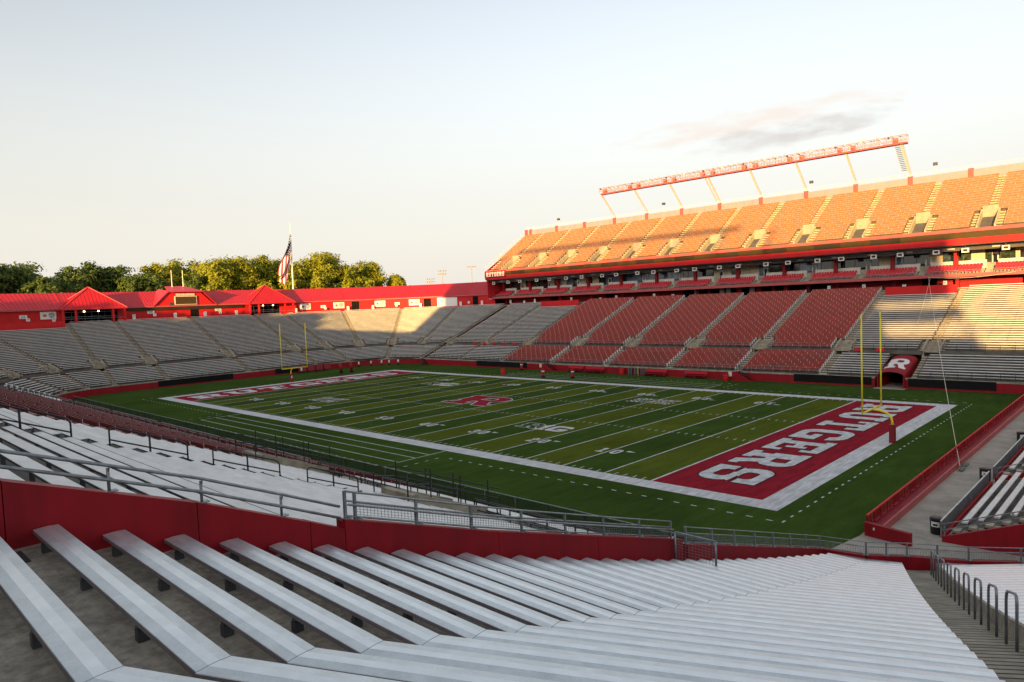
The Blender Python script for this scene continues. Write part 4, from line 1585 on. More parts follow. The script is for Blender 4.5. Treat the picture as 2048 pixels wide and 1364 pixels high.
mb = MB(); mb.box(xf - .38, xf - .1, -2.75, 2.75, 17.55, 19.75); bd = mb.build("display", M_CREAM, SB)
mb = MB(); mb.box(xf - .095, xf - .07, -2.6, 2.6, 17.68, 19.6); mb.build("screen", M_BOARD2, bd)
for k in range(4):
    y = -2.3 + 1.17 * k
    mb = MB(); mb.box(xf - .38, xf - .2, y, y + 1.1, 19.85, 20.4); mb.build("window", M_BLIND, SB)
for k in range(2):
    mb = MB(); mb.box(xf - .38, xf - .2, -4.0 + .55 * k, -3.6 + .55 * k, 17.55, 18.2); mb.build("speaker", M_BRACK, SB)
for i, y in enumerate((-1.9, 0.9)):
    S = thing("mast", f"thin pale mast standing on the scoreboard roof, the {'left' if i == 0 else 'right'} of two", "mast", (-112.5, y, 22.3), "masts on the scoreboard roof")
    mb = MB(); mb.tube([(-112.5, y, 21.9), (-112.5, y, 26.6)], [.14, .10], 8); mb.build("pole", M_CREAM, S)
    mb = MB(); mb.box(-112.65, -112.35, y - .15, y + .15, 22.2, 22.5); mb.build("foot", M_CREAM, S)

# ================================================================== FIELD EDGE
FW = thing("field_wall", "low red wall round the field below the front seats of the far stand and end", "wall", (0, 39, 0))
walls = [far_st(64.5), far_st(47.75)], [far_st(43.75), far_st(20), far_st(-20), far_st(-61.6)] + [ne_st(a) for a in (101, 112.5, 124, 135, 146, 157.5, 169, 180)] + [n_st(0), n_st(-27.5)] + [nw_st(a) for a in (191, 202.5, 214, 225, 236, 247.5, 259)]
for run in walls:
    for S0, S1 in zip(run[:-1], run[1:]):
        mb = MB()
        P = [S0.p(0), S1.p(0), S1.p(.3), S0.p(.3)]
        mb.hexa([(p.x, p.y, -.05) for p in P] + [(p.x, p.y, 1.28) for p in P])
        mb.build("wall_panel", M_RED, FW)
        mb = MB()
        P = [S0.p(-.03), S1.p(-.03), S1.p(.36), S0.p(.36)]
        mb.hexa([(p.x, p.y, 1.284) for p in P] + [(p.x, p.y, 1.50) for p in P])
        mb.build("coping", M_CONC, FW)


def banner(label, pts):
    for j, (S0, S1) in enumerate(zip(pts[:-1], pts[1:])):
        mb = MB()
        P = [S0.p(-.06), S1.p(-.06), S1.p(-.035), S0.p(-.035)]
        mb.hexa([(p.x, p.y, .28) for p in P] + [(p.x, p.y, 1.45) for p in P])
        o = mb.build("banner", M_BLACK)
        tag(o, label, "banner")


banner("black banner on the field wall left of the red tunnel canopy", [far_st(43.3), far_st(31.8)])
banner("long black banner on the field wall right of the red tunnel canopy", [far_st(58.6), far_st(48.1)])
banner("black banner on the far field wall below the first red bench block", [far_st(-26.0), far_st(-42.0)])
banner("black banner on the end wall behind the far goal post", [n_st(20.5), n_st(6.2)])
banner("long black banner on the end wall left of the far goal post", [n_st(-3.8), n_st(-19.5)])


def field_stairs(x, label, sgn=1):
    S = thing("field_stairs", label, "stairs", (x, 38, 0))
    mb = MB()
    # side panel: a sloping red box along the wall
    pr = [(0, 0), (3.3 * sgn, 0), (3.0 * sgn, .25), (.9 * sgn, 1.5), (0, 1.5)]
    for y in (37.6, 38.55):
        mb.poly([(x + a, y, z) for a, z in pr])
    for (a, za), (b, zb) in zip(pr, pr[1:] + pr[:1]):
        mb.quad((x + a, 37.6, za), (x + b, 37.6, zb), (x + b, 38.55, zb), (x + a, 38.55, za))
    mb.build("side_panel", M_RED, S)
    for k in range(6):
        xa = x + sgn * (.95 + .36 * k)
        z = 1.52 - .22 * k
        mb = MB(); mb.box(min(xa, xa + sgn * .34), max(xa, xa + sgn * .34), 37.55, 38.6, z, z + .06); mb.build("step", M_BLKSTEEL, S)
    mb = MB()
    for y in (37.6, 38.5):
        mb.beam((x + sgn * .1, y, 2.5), (x + sgn * .9, y, 2.5), .05, .05)
        mb.beam((x + sgn * .9, y, 2.5), (x + sgn * 3.1, y, 1.2), .05, .05)
        mb.beam((x + sgn * .9, y, 1.5), (x + sgn * .9, y, 2.5), .05, .05)
    mb.build("stair_rail", M_BLKSTEEL, S)
    mb = MB(); mb.box(x - .55 * sgn if sgn > 0 else x, x if sgn > 0 else x + .55, 37.5, 37.6, .75, 1.5); mb.build("sign_plate", M_CREAM, S)


field_stairs(22.0, "red boxed stairs with black steps down to the field below the red seats")
field_stairs(-20.5, "red boxed stairs with black steps near the barrel and dummies on the far sideline")
S = thing("field_stairs", "dark steps over the red wall at the far corner of the field", "stairs", (-61, 37.5, 0))
for k in range(6):
    mb = MB(); mb.box(-61.6 + .3 * k, -61.2 + .3 * k, 37.2, 38.7, 1.45 - .24 * k, 1.52 - .24 * k); mb.build("step", M_BLKSTEEL, S)
for y in (37.2, 38.6):
    mb = MB(); mb.beam((-61.6, y, 1.4), (-59.7, y, .02), .08, .16); mb.build("stringer", M_BLKSTEEL, S)

# team benches along the far wall
for i, (x0, x1) in enumerate(((-14.0, -10.2), (-9.6, -5.0), (4.3, 9.0), (12.6, 17.0))):
    S = thing("team_bench", f"long red bench against the far field wall, {ordinal(i)} from the left", "bench", ((x0 + x1) / 2, 38.3, 0), "team benches on the far sideline")
    mb = MB(); mb.box(x0, x1, 37.9, 38.45, .48, .56); mb.build("seat", M_RED, S)
    mb = MB(); mb.box(x0, x1, 38.5, 38.6, .75, 1.22); mb.build("backrest", M_CHAIR, S)
    mb = MB(); mb.box(x0 + .2, x1 - .2, 38.0, 38.4, .0, .1); mb.build("base", M_DARK, S)
    for f in (.08, .5, .92):
        xx = x0 + (x1 - x0) * f
        mb = MB(); mb.box(xx - .05, xx + .05, 38.0, 38.48, .10, .478); mb.build("leg", M_BRACK, S)
        mb = MB(); mb.box(xx - .04, xx + .04, 38.46, 38.498, .3, 1.1); mb.build("back_support", M_BRACK, S)

# dummies, barrels, sled
def lathe(prof, n=16):
    mb = MB()
    rings = []
    for r_, z in prof:
        ring = []
        for k in range(n):
            a = 2 * math.pi * k / n
            ring.append(len(mb.v))
            mb.v.append((r_ * math.cos(a), r_ * math.sin(a), z))
        rings.append(ring)
    for a, b in zip(rings[:-1], rings[1:]):
        for k in range(n):
            mb.f.append((a[k], a[(k + 1) % n], b[(k + 1) % n], b[k])); mb.m.append(0)
    mb.f.append(tuple(reversed(rings[0]))); mb.m.append(0)
    mb.f.append(tuple(rings[-1])); mb.m.append(0)
    return mb


D = thing("tackling_dummy", "x", "tackling dummy", (0, 0, 0), "upright tackling dummies on the far sideline")
local_part(lathe([(.42, 0), (.45, .08), (.42, .2), (.33, .24)]), "base", M_BLACK, D, True)
local_part(lathe([(.30, .242), (.31, .3), (.30, 1.1)]), "body", M_RED, D, True)
local_part(lathe([(.302, 1.102), (.302, 1.34)]), "band", M_WHITE, D, True)
local_part(lathe([(.30, 1.342), (.30, 1.55), (.24, 1.68), (.1, 1.74)]), "head", M_RED, D, True)
for i, (x, y, l) in enumerate(((-25.86, 37.1, "red tackling dummy with white band in front of the far black banner"), (-12.0, 28.3, "red tackling dummy near the boxed stairs, between barrel and team benches"), (-5.94, 29.8, "red tackling dummy with white band standing in front of the team benches"))):
    o = D if i == 0 else clone(D, (0, 0, 0))
    o.location = (x, y, 0)
    o["label"] = l
B = thing("barrel", "x", "barrel", (0, 0, 0), "red barrels on the far sideline")
local_part(lathe([(.44, 0), (.46, .02), (.46, .38), (.48, .42), (.46, .46), (.46, .82), (.48, .86), (.46, .9), (.45, 1.12)]), "drum", M_REDB, B, True)
local_part(lathe([(.47, 1.122), (.47, 1.17), (.3, 1.22)]), "lid", M_RED, B, True)
for i, (x, y, l) in enumerate(((-23.5, 29.0, "bright red barrel standing alone on the far sideline turf"), (-.7, 38.2, "bright red barrel against the far wall right of the team benches"), (21.2, 37.0, "bright red barrel beside the boxed stairs below the red seats"))):
    o = B if i == 0 else clone(B, (0, 0, 0))
    o.location = (x, y, 0)
    o["label"] = l
# grey racks hung with a yellow pole right of the barrel
S = thing("equipment_rack", "dark equipment rack with a yellow upright against the far field wall", "rack", (2.2, 38.4, 0))
for k, x in enumerate((.6, 2.0, 3.4)):
    mb = MB(); mb.box(x, x + .75, 38.55, 38.85, .12, 1.35); mb.build("shelf_box", M_BRACK, S)
    mb = MB()
    mb.box(x, x + .08, 38.5, 38.549, 0, 1.5); mb.box(x + .67, x + .75, 38.5, 38.549, 0, 1.5)
    mb.build("frame", M_GALV, S)
mb = MB(); mb.tube([(2.95, 38.3, 0), (2.95, 38.3, 1.75)], .06, 8); mb.build("upright", mat("ochre_pole", (.6, .4, .08), .5, var=0), S)

PD = thing("standing_pad", "x", "tackling pad", (0, 0, 0), "tall leaning pads at the far end")
b_ = MB(); b_.tube([(0, 0, .25), (0, -.25, 2.45)], [.33, .30], 14)
local_part(b_, "pad", M_PAD, PD, True)
local_part(lathe([(.5, 0), (.5, .16), (.36, .26)]), "base", M_BLACK, PD, True)
for i, (x, y, l) in enumerate(((-62.8, 15.8, "tall dark red leaning pad left of its twin behind the far end zone"), (-62.4, 18.3, "tall dark red leaning pad right of its twin behind the far end zone"))):
    o = PD if i == 0 else clone(PD, (0, 0, 0))
    o.location = (x, y, 0)
    o.rotation_euler = (0, 0, .25 + 1.3 * i * .2)
    o["label"] = l
S = thing("blocking_sled", "dark red blocking sled of padded boards by the far end wall", "sled", (-72.5, 15.5, 0))
for k in range(4):
    y = 10.6 + 2.2 * k
    mb = MB(); mb.hexa([(-72.6, y, .45), (-72.6, y + 1.9, .45), (-72.3, y + 1.9, .45), (-72.3, y, .45), (-72.9, y, 1.75), (-72.9, y + 1.9, 1.75), (-72.6, y + 1.9, 1.75), (-72.6, y, 1.75)]); mb.build("pad", M_PAD, S)
    mb = MB(); mb.beam((-72.7, y + .9, .4), (-74.3, y + .9, .12), .1, .1); mb.build("arm", M_BLKSTEEL, S)
mb = MB(); mb.box(-74.5, -74.1, 10.4, 19.4, 0, .12); mb.build("skid", M_BLKSTEEL, S)
mb = MB(); mb.box(-72.28, -72.26, 10.9, 11.3, .7, 1.4); mb.build("white_patch", M_WHITE, S)
T2 = thing("popup_dummy", "x", "tackling dummy", (0, 0, 0), "small white and red dummies along the far corner wall")
local_part(lathe([(.28, 0), (.30, .1), (.24, .25)], 12), "base", M_BLACK, T2, True)
local_part(lathe([(.20, .252), (.22, .6)], 12), "body", M_RED, T2, True)
local_part(lathe([(.22, .602), (.20, 1.1), (.10, 1.3)], 12), "head", M_WHITE, T2, True)
for i, (x, y) in enumerate(((-73.0, 27.4), (-71.8, 30.2), (-70.3, 32.4), (-69.3, 34.0), (-67.6, 35.6))):
    o = T2 if i == 0 else clone(T2, (0, 0, 0))
    o.location = (x, y, 0)
    o["label"] = f"small red dummy with white top along the far corner wall, {ordinal(i)} from the left"


# goal posts
def goal(sx, label):
    x = sx * XE
    xb = sx * (XE + 1.75)
    Gp = thing("goal_post", label, "goal post", (xb, 0, 0))
    mb = MB(); mb.tube([(xb, 0, 1.62), (xb, 0, 2.0), (xb - sx * .12, 0, 2.45), (xb - sx * .5, 0, 2.82), (xb - sx * 1.1, 0, 3.0), (x, 0, 3.05)], .10, 12); mb.build("gooseneck", M_YELLOW, Gp, True)
    mb = MB(); mb.tube([(x, -2.87, 3.05), (x, 2.87, 3.05)], .085, 12); mb.build("crossbar", M_YELLOW, Gp, True)
    for s in (-1, 1):
        mb = MB(); mb.tube([(x, s * 2.82, 2.98), (x, s * 2.82, 12.2)], .072, 10); up_ = mb.build("upright", M_YELLOW, Gp, True)
        mb = MB(); mb.quad((x, s * 2.82, 12.2), (x, s * 2.82 - .25, 11.55), (x, s * 2.82 - .22, 10.9), (x, s * 2.82 - .02, 11.9)); mb.build("ribbon", mat("orange_ribbon", (.7, .2, .03), .7, var=0), up_)
    mb = MB(); mb.box(xb - .24, xb + .24, -.24, .24, 0, 1.72); pd = mb.build("pad", M_PAD, Gp)
    if sx < 0:
        mb = MB(); bitmap_quads(mb, glyph("R", 24), lambda u, v: (xb + .245, -.18 + .36 * u, .85 + .5 * v)); mb.build("lettering", M_WHITE, pd)
    return Gp


goal(1, "yellow goal post with dark red pad at the near right end zone")
goal(-1, "yellow goal post with dark red pad at the far left end zone")

# tunnel canopy
C = thing("tunnel_canopy", "red vaulted canopy with a white letter over the players' tunnel", "canopy", (46, 39, 0))
xm, hw = 45.95, 1.72


def can(u, v):
    """u across 0..1, v from the front up the slope 0..1"""
    a = math.pi * (1 - u)
    x = xm + hw * math.cos(a)
    y = 38.4 + 7.4 * v
    zs = 1.75 + 1.85 * v
    return (x, y, zs + .62 * math.sin(a))


mb = MB()
n, mm = 16, 6
for i in range(n):
    for j in range(mm):
        mb.quad(can(i / n, j / mm), can((i + 1) / n, j / mm), can((i + 1) / n, (j + 1) / mm), can(i / n, (j + 1) / mm))
mb.build("vault", M_RED, C, True)
g = glyph("R", 40)
mb = MB()
bitmap_quads(mb, g, lambda u, v: tuple(Vector(can(.20 + .60 * u + .02 * v, .24 + .52 * v)) + Vector((0, -.012, .035))), run=2)
mb.build("lettering", M_WHITE, C)
for s in (-1, 1):
    x = xm + s * hw
    mb = MB()
    P = [(x - .08, 38.42), (x + .08, 38.42), (x + .08, 45.8), (x - .08, 45.8)]
    mb.hexa([(a, b, 0) for a, b in P] + [(P[0][0], P[0][1], 1.74), (P[1][0], P[1][1], 1.74), (P[2][0], P[2][1], 3.59), (P[3][0], P[3][1], 3.59)])
    mb.build("side_wall", M_RED, C)
mb = MB(); mb.quad((xm - hw + .09, 45.6, 0), (xm + hw - .09, 45.6, 0), (xm + hw - .09, 45.6, 3.7), (xm - hw + .09, 45.6, 3.7)); mb.build("tunnel_end", M_DARK, C)
mb = MB(); mb.quad((xm - hw - .3, 37.2, .006), (xm + hw + .3, 37.2, .006), (xm + hw + .3, 45.5, .006), (xm - hw - .3, 45.5, .006)); mb.build("tunnel_floor", M_WALK, C)
# red chairs on the far walkways
for i, (S_, x) in enumerate(((far_st, -52.4), (far_st, -48.9), (far_st, -45.4), (far_st, -41.9), (far_st, -38.6), (far_st, 38.2), (far_st, 41.4))):
    p = S_(x).p(8.6, 4.1)
    S = thing("folding_chairs", f"pair of red folding seats on the far cross walkway, {ordinal(i)} from the left", "seats", p, "red seats on the walkway")
    for k in range(2):
        xx = x + .62 * k
        mb = MB(); mb.box(xx, xx + .52, p.y - .2, p.y + .25, 4.52, 4.58); mb.build("seat", M_CHAIR, S)
        mb = MB(); mb.box(xx, xx + .52, p.y + .26, p.y + .32, 4.55, 5.05); mb.build("backrest", M_CHAIR, S)
        mb = MB()
        for ax in (.03, .45):
            for ay in (-.15, .2):
                mb.box(xx + ax, xx + ax + .04, p.y + ay, p.y + ay + .04, 4.1, 4.518)
        mb.build("legs", M_BRACK, S)

# net cable from the near fence to the far suites, with its lighter guy lines
def cable(label, a, b, sag, r, m):
    a, b = Vector(a), Vector(b)
    pts = []
    for k in range(25):
        f = k / 24
        p = a.lerp(b, f)
        p.z -= sag * 4 * f * (1 - f)
        pts.append(p)
    mb = MB()
    mb.tube(pts, r, 6)
    return tag(mb.build("cable", m), label, "cable")


cable("pale cable rising from the grey sandbags to the far suite balcony", (63.6, -8.0, .35), (43.3, 71.6, 16.1), .9, .026, M_CREAM)
cable("thin pale line hanging along the suite fascia right of the goal post", (43.3, 71.55, 16.05), (56.2, 71.5, 16.35), .5, .03, M_CREAM)
cable("thin pale line dropping from the suite fascia to the silver seats", (43.6, 71.5, 15.9), (45.5, 55.0, 8.6), .3, .025, M_CREAM)

# ================================================================== SOUTH END: RED FENCE, WALKWAY, STAND
F = thing("red_fence", "long red balustrade between the near end zone turf and the concrete walkway", "fence", (62.9, 5, 0))
y0, y1 = -27.4, 39.4
mb = MB(); mb.box(62.55, 62.75, y0, y1, 0, .42); mb.build("kerb_wall", M_RED, F)
mb = MB(); mb.box(62.752, 63.25, y0, y1, 0, .38); mb.build("ledge", M_RED, F)
mb = MB(); mb.box(63.252, 63.36, y0, y1, 0, .44); mb.build("ledge_edge", M_FASCIA, F)
mb = MB(); mb.box(62.58, 62.70, y0, y1, 1.06, 1.14); mb.build("top_rail", M_REDB, F)
mb = MB(); mb.box(62.60, 62.68, y0, y1, .50, .55); mb.build("bottom_rail", M_RED, F)
k = 0
y = y0 + .02
while y < y1:
    mb = MB(); mb.box(62.59, 62.69, y, y + .10, .42, 1.058); mb.build("post", M_RED, F)
    yn = min(y + 1.3, y1)
    if k % 3 != 1:
        mb = MB(); mb.box(62.625, 62.655, y + .42, y + .95, .552, 1.058); mb.build("panel", M_RED, F)
    else:
        for q in range(5):
            yy = y + .22 + .2 * q
            mb = MB(); mb.box(62.62, 62.66, yy, yy + .05, .552, 1.058); mb.build("baluster", M_RED, F)
    y += 1.3
    k += 1
S = thing("barrier_wall", "short red wall closing the near end of the balustrade at the walkway", "wall", (63.9, -27.8, 0))
mb = MB(); mb.hexa([(62.6, -27.75, 0), (65.15, -28.25, 0), (65.2, -28.0, 0), (62.65, -27.45, 0), (62.6, -27.75, .8), (65.15, -28.25, .74), (65.2, -28.0, .74), (62.65, -27.45, .8)]); mb.build("body", M_RED, S)
mb = MB(); mb.box(63.12, 63.2, -27.895, -27.86, .45, .6); mb.build("white_plate", M_WHITE, S)
for i, (x, y) in enumerate(((63.75, -8.3), (63.65, -6.6))):
    S = thing("sandbag", "grey sandbag lying at the fence foot, " + ("nearer of two" if i == 0 else "farther of two"), "sandbag", (x, y, 0))
    for k in range(2):
        mb = MB()
        mb.v, mb.f, mb.m = [], [], []
        for a in range(8):
            for b in range(6):
                th, ph = 2 * math.pi * a / 8, math.pi * b / 5
                mb.v.append((x + .20 * math.sin(ph) * math.cos(th) + .08 * k, y + .30 * math.sin(ph) * math.sin(th) + .25 * k, .12 + .08 * k - .12 * math.cos(ph)))
        for a in range(8):
            for b in range(5):
                mb.f.append((a * 6 + b, ((a + 1) % 8) * 6 + b, ((a + 1) % 8) * 6 + b + 1, a * 6 + b + 1)); mb.m.append(0)
        mb.build("bag", M_SAND, S, True)


def s_st(y): return St((66.15, y), (1, 0))


SROWS = [(0.5 + .78 * i, .42 + .30 * i) for i in range(26)]
sY = [(-25.6, -11.4, "nearest to the photo's lower right corner"), (-9.8, 5.0, "middle one along the walkway"), (6.6, 22.0, "third along the walkway"), (23.6, 38.0, "farthest along the walkway")]
for i, (ya, yb, l) in enumerate(sY):
    # looking towards +x the right hand is -y
    section(f"pale pinkish bench block beside the concrete walkway, {l}", "stadium seating", s_st(yb), s_st(ya), SROWS, "alu", iA=.15, iB=.9, d_end=21.5, front_z=0, rail=False, group="walkway end seating", cull=True)
    S = thing("grey_fence", f"grey mesh fence panel along the walkway, {l}", "fence", (66.1, (ya + yb) / 2, 0))
    n = 7
    for k in range(n):
        a, b = ya + (yb - ya) * k / n, ya + (yb - ya) * (k + 1) / n
        mb = MB(); mb.box(66.08, 66.10, a + .06, b - .06, .12, .90); mb.build("mesh_panel", M_GALV, S)
        mb = MB(); mb.box(66.06, 66.13, a - .03, a + .03, 0, .95); mb.build("post", M_GALV, S)
    mb = MB(); mb.box(66.05, 66.13, ya, yb, .952, 1.0); mb.build("top_rail", M_PARAPET, S)
    mb = MB(); mb.box(66.16, 66.3, ya, yb, 0, .22); mb.build("toe_wall", M_REDB, S)
    # sloping red end wall with pipe rails
    W_ = thing("end_wall", f"sloping red side wall with pipe rails of the walkway bench block, {l}", "wall", (66.2, ya - .6, 0))
    mb = MB(); mb.hexa([(66.3, ya - .75, 0), (86, ya - .75, 0), (86, ya - .5, 0), (66.3, ya - .5, 0), (66.3, ya - .75, .3), (86, ya - .75, 7.9), (86, ya - .5, 7.9), (66.3, ya - .5, .3)]); mb.build("body", M_RED, W_)
    for hz in (.35, .7):
        mb = MB(); mb.beam((66.3, ya - .62, .3 + hz), (86, ya - .62, 7.9 + hz), .055, .055); mb.build("rail", M_GALV, W_)
    for k in range(10):
        x = 66.4 + 1.6 * k
        z = .3 + (x - 66.3) * .386
        mb = MB(); mb.beam((x, ya - .62, z), (x, ya - .62, z + .72), .055, .055); mb.build("post", M_GALV, W_)
BN = thing("trash_bin", "x", "trash bin", (0, 0, 0), "black bins by the walkway")
local_part(lathe([(.30, 0), (.34, .05), (.36, .86), (.38, .9), (.36, .94)], 18), "drum", M_BIN, BN, True)
local_part(lathe([(.37, .942), (.36, .97), (.05, .972)], 18), "lid", M_BIN, BN, True)
mb = MB()
for k in range(4):
    a, b = R(212 + 18 * k), R(212 + 18 * (k + 1))
    mb.quad((.375 * math.cos(a), .375 * math.sin(a), .48), (.375 * math.cos(b), .375 * math.sin(b), .48), (.375 * math.cos(b), .375 * math.sin(b), .78), (.375 * math.cos(a), .375 * math.sin(a), .78))
local_part(mb, "white_label", M_WHITE, BN)
mb = MB()
for k in range(1, 3):
    a, b = R(212 + 18 * k), R(212 + 18 * (k + 1))
    mb.quad((.379 * math.cos(a), .379 * math.sin(a), .55), (.379 * math.cos(b), .379 * math.sin(b), .55), (.379 * math.cos(b), .379 * math.sin(b), .66), (.379 * math.cos(a), .379 * math.sin(a), .66))
local_part(mb, "label_print", M_BLACK, BN)
for i, (x, y, l) in enumerate(((65.75, -25.0, "black bin with white label at the near end of the grey fence"), (65.7, -10.6, "black bin in the gap between the first two bench blocks by the walkway"), (65.7, 5.8, "farthest black bin along the walkway"))):
    o = BN if i == 0 else clone(BN, (0, 0, 0))
    o.location = (x, y, .005)
    o.rotation_euler = (0, 0, R(20 + 15 * i))
    o["label"] = l
mb = MB(); mb.quad((66, 42.5, 0), (110, 42.5, 0), (110, 42.5, 5), (66, 42.5, 5))

# ================================================================== FOREGROUND CORNER SECTION
def fz(k): return 12.066 - .2732 * k + .00118 * k * k
def f_wall(k): return Vector((65.60 + .0148 * k * .6, -68.753 + .762 * k, 0))
def f_kink(k): return Vector((70.75 - .1042 * k, -68.8 + .7625 * k, 0))
def f_ais(k): return Vector((75.8 - .2153 * k, -66.4 + .7056 * k, 0))
def f_ais2(k): return f_ais(k) + Vector((1.05, .72, 0))
def f_out(k): return f_ais2(k) + Vector((8.2, 7.0, 0))


K0, K1 = -4, 37
FG = []
FG.append(thing("bench_section", "large near silver bench section left of its seam, ending at the red side wall", "stadium seating", (68, -60, 9), "foreground benches"))
FG.append(thing("bench_section", "near silver bench section between the seam and the handrail aisle", "stadium seating", (72, -56, 8), "foreground benches"))
FG.append(thing("bench_section", "near silver bench section right of the handrail aisle", "stadium seating", (78, -52, 8), "foreground benches"))
segs = [(f_wall, f_kink), (f_kink, f_ais), (f_ais2, f_out)]
for root, (fa, fb) in zip(FG, segs):
    si = FG.index(root)
    base = MB()
    for k in range(K0, K1):
        za = fz(k) - .21
        zn = fz(k + 1) - .21
        a, b = fa(k), fb(k)
        a1, b1 = fa(k + 1), fb(k + 1)
        t = (b - a).normalized()
        dn = Vector((-t.y, t.x, 0))
        if si == 0:
            a = a - Vector((.12, 0, 0)); a1 = a1 - Vector((.12, 0, 0))
        ea0, eb0 = a - (a1 - a) * 1.02, b - (b1 - b) * 1.02
        ea1, eb1 = a - (a1 - a) * .02, b - (b1 - b) * .02
        base.quad((ea0.x, ea0.y, za), (eb0.x, eb0.y, za), (eb1.x, eb1.y, za), (ea1.x, ea1.y, za))
        base.quad((ea1.x, ea1.y, zn), (eb1.x, eb1.y, zn), (eb1.x, eb1.y, za), (ea1.x, ea1.y, za))
    base.build("stepped_base", M_CONC, root)
    for k in range(K0, K1):
        z = fz(k)
        a, b = fa(k), fb(k)
        t = (b - a).normalized()
        up_ = Vector((t.y, -t.x, 0))
        if up_.dot(Vector((0, -1, 0))) < 0:
            up_ = -up_
        # mitred ends at the seam
        au = fa(k - 1) - fa(k); bu = fb(k - 1) - fb(k)
        fa_, fb_ = au / max(au.dot(up_), .2), bu / max(bu.dot(up_), .2)
        if si == 0:
            fa_ = up_
        if si == 1:
            fb_ = up_
        if si == 2:
            fa_ = up_; fb_ = up_
        g_ = .004
        if not in_view(a + Vector((0, 0, z)), b + Vector((0, 0, z)), (a + b) / 2 + Vector((0, 0, z)), m=400):
            continue
        mb = MB()
        # cross section of the extrusion: flat, raised rib, flat, with a rolled front lip
        prof = [(0.0, 0.0), (.004, .006), (.094, .0125), (.096, .0135), (.184, .0135), (.186, .0125), (.276, .006), (.280, 0.0)]
        pa = [a + fa_ * d + t * g_ + Vector((0, 0, z - .014 + h)) for d, h in prof]
        pb = [b + fb_ * d - t * g_ + Vector((0, 0, z - .014 + h)) for d, h in prof]
        for q in range(len(prof) - 1):
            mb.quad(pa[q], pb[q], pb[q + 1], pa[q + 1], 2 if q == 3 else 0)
        dz = Vector((0, 0, .046))
        mb.quad(pa[0] - dz, pb[0] - dz, pb[0], pa[0], 1)
        mb.quad(pa[-1], pb[-1], pb[-1] - dz, pa[-1] - dz, 1)
        mb.quad(pa[-1] - dz, pb[-1] - dz, pb[0] - dz, pa[0] - dz, 1)
        mb.poly([pa[0] - dz] + pa + [pa[-1] - dz], 1)
        mb.poly([pb[-1] - dz] + pb[::-1] + [pb[0] - dz], 1)
        bo = mb.build("bench", [M_ALU, M_BRACK if False else mat("shade_toned_bench_edge", (.26, .23, .25), .5, metal=.3, var=.12, scale=5), M_ALUR], root)  # plank edges coloured dark to imitate their shade
        L_ = (b - a).length
        nb = max(1, int(round(L_ / 1.55)))
        for q in range(nb):
            f = (q + .25) / nb
            p = a.lerp(b, f) + up_ * .235
            if k > 18:
                continue
            zt = z - .061
            zb = fz(k) - .208
            mb = MB()
            P = [p - t * .045 - up_ * .05, p + t * .045 - up_ * .05, p + t * .045 + up_ * .045, p - t * .045 + up_ * .045]
            mb.hexa([(v.x, v.y, zb) for v in P] + [(v.x, v.y, zt - .04) for v in P])
            P = [p - t * .03 - up_ * .21, p + t * .03 - up_ * .21, p + t * .03 + up_ * .04, p - t * .03 + up_ * .04]
            mb.hexa([(v.x, v.y, zt - .038) for v in P] + [(v.x, v.y, zt) for v in P])
            mb.build("bracket", M_BRACK, bo)
mb = MB()
for k in range(K0, 14):
    z = fz(k) - .206
    y = f_wall(k).y
    for dx in (.02,):
        mb.box(65.70 + dx, 66.25 + dx, y - .50, y - .44, z, z + .006)
mb.build("tread_strips", M_NOSE, FG[0], kind="stuff")
# aisle treads between the two right sections
root = FG[1]
A_ = thing("aisle", "narrow stepped concrete aisle running down below the grey loop handrails", "steps", (73, -54, 7))
for k in range(K0, K1):
    za = fz(k) - .21
    zn = fz(k + 1) - .21
    a, b = f_ais(k), f_ais2(k)
    a1, b1 = f_ais(k + 1), f_ais2(k + 1)
    for h in range(2):
        f0, f1 = -1.02 + .5 * h, -.52 + .5 * h
        zz = za - (za - zn) * .5 * h
        zz2 = za - (za - zn) * .5 * (h + 1)
        p0, p1 = a + (a1 - a) * f0, b + (b1 - b) * f0
        q0, q1 = a + (a1 - a) * f1, b + (b1 - b) * f1
        mb = MB()
        mb.quad((p0.x, p0.y, zz), (p1.x, p1.y, zz), (q1.x, q1.y, zz), (q0.x, q0.y, zz))
        mb.quad((q0.x, q0.y, zz2), (q1.x, q1.y, zz2), (q1.x, q1.y, zz), (q0.x, q0.y, zz), 1)
        n0_, n1_ = p0.lerp(q0, .50), p1.lerp(q1, .50)
        n2_, n3_ = p0.lerp(q0, .74), p1.lerp(q1, .74)
        mb.quad((n0_.x, n0_.y, zz + .004), (n1_.x, n1_.y, zz + .004), (n3_.x, n3_.y, zz + .004), (n2_.x, n2_.y, zz + .004), 1)
        mb.build("step", [M_CONCL, M_NOSE], A_)
# loop handrails
k = 1.0
i = 0
while k < 34:
    m0 = f_ais(k).lerp(f_ais2(k), .72)
    m1 = f_ais(k + 1.25).lerp(f_ais2(k + 1.25), .72)
    z0, z1 = fz(k) - .30, fz(k + 1.25) - .30
    pts = [(m0.x, m0.y, z0)]
    top0, top1 = z0 + .92, z1 + .92
    c0 = Vector((m0.x, m0.y, top0)); c1 = Vector((m1.x, m1.y, top1))
    d = (c1 - c0)
    pts += [c0 - Vector((0, 0, .14)), c0 + d * .05 - Vector((0, 0, .04)), c0 + d * .16, c1 - d * .16, c1 - d * .05 - Vector((0, 0, .04)), c1 - Vector((0, 0, .14)), (m1.x, m1.y, z1)]
    mb = MB(); mb.tube(pts, .024, 8)
    o = mb.build("loop_handrail", M_GALV, None, True)
    tag(o, f"grey steel loop handrail in the near aisle, {ordinal(i)} from the bottom right corner", "handrail", "grey loop handrails")
    k += 2.55
    i += 1
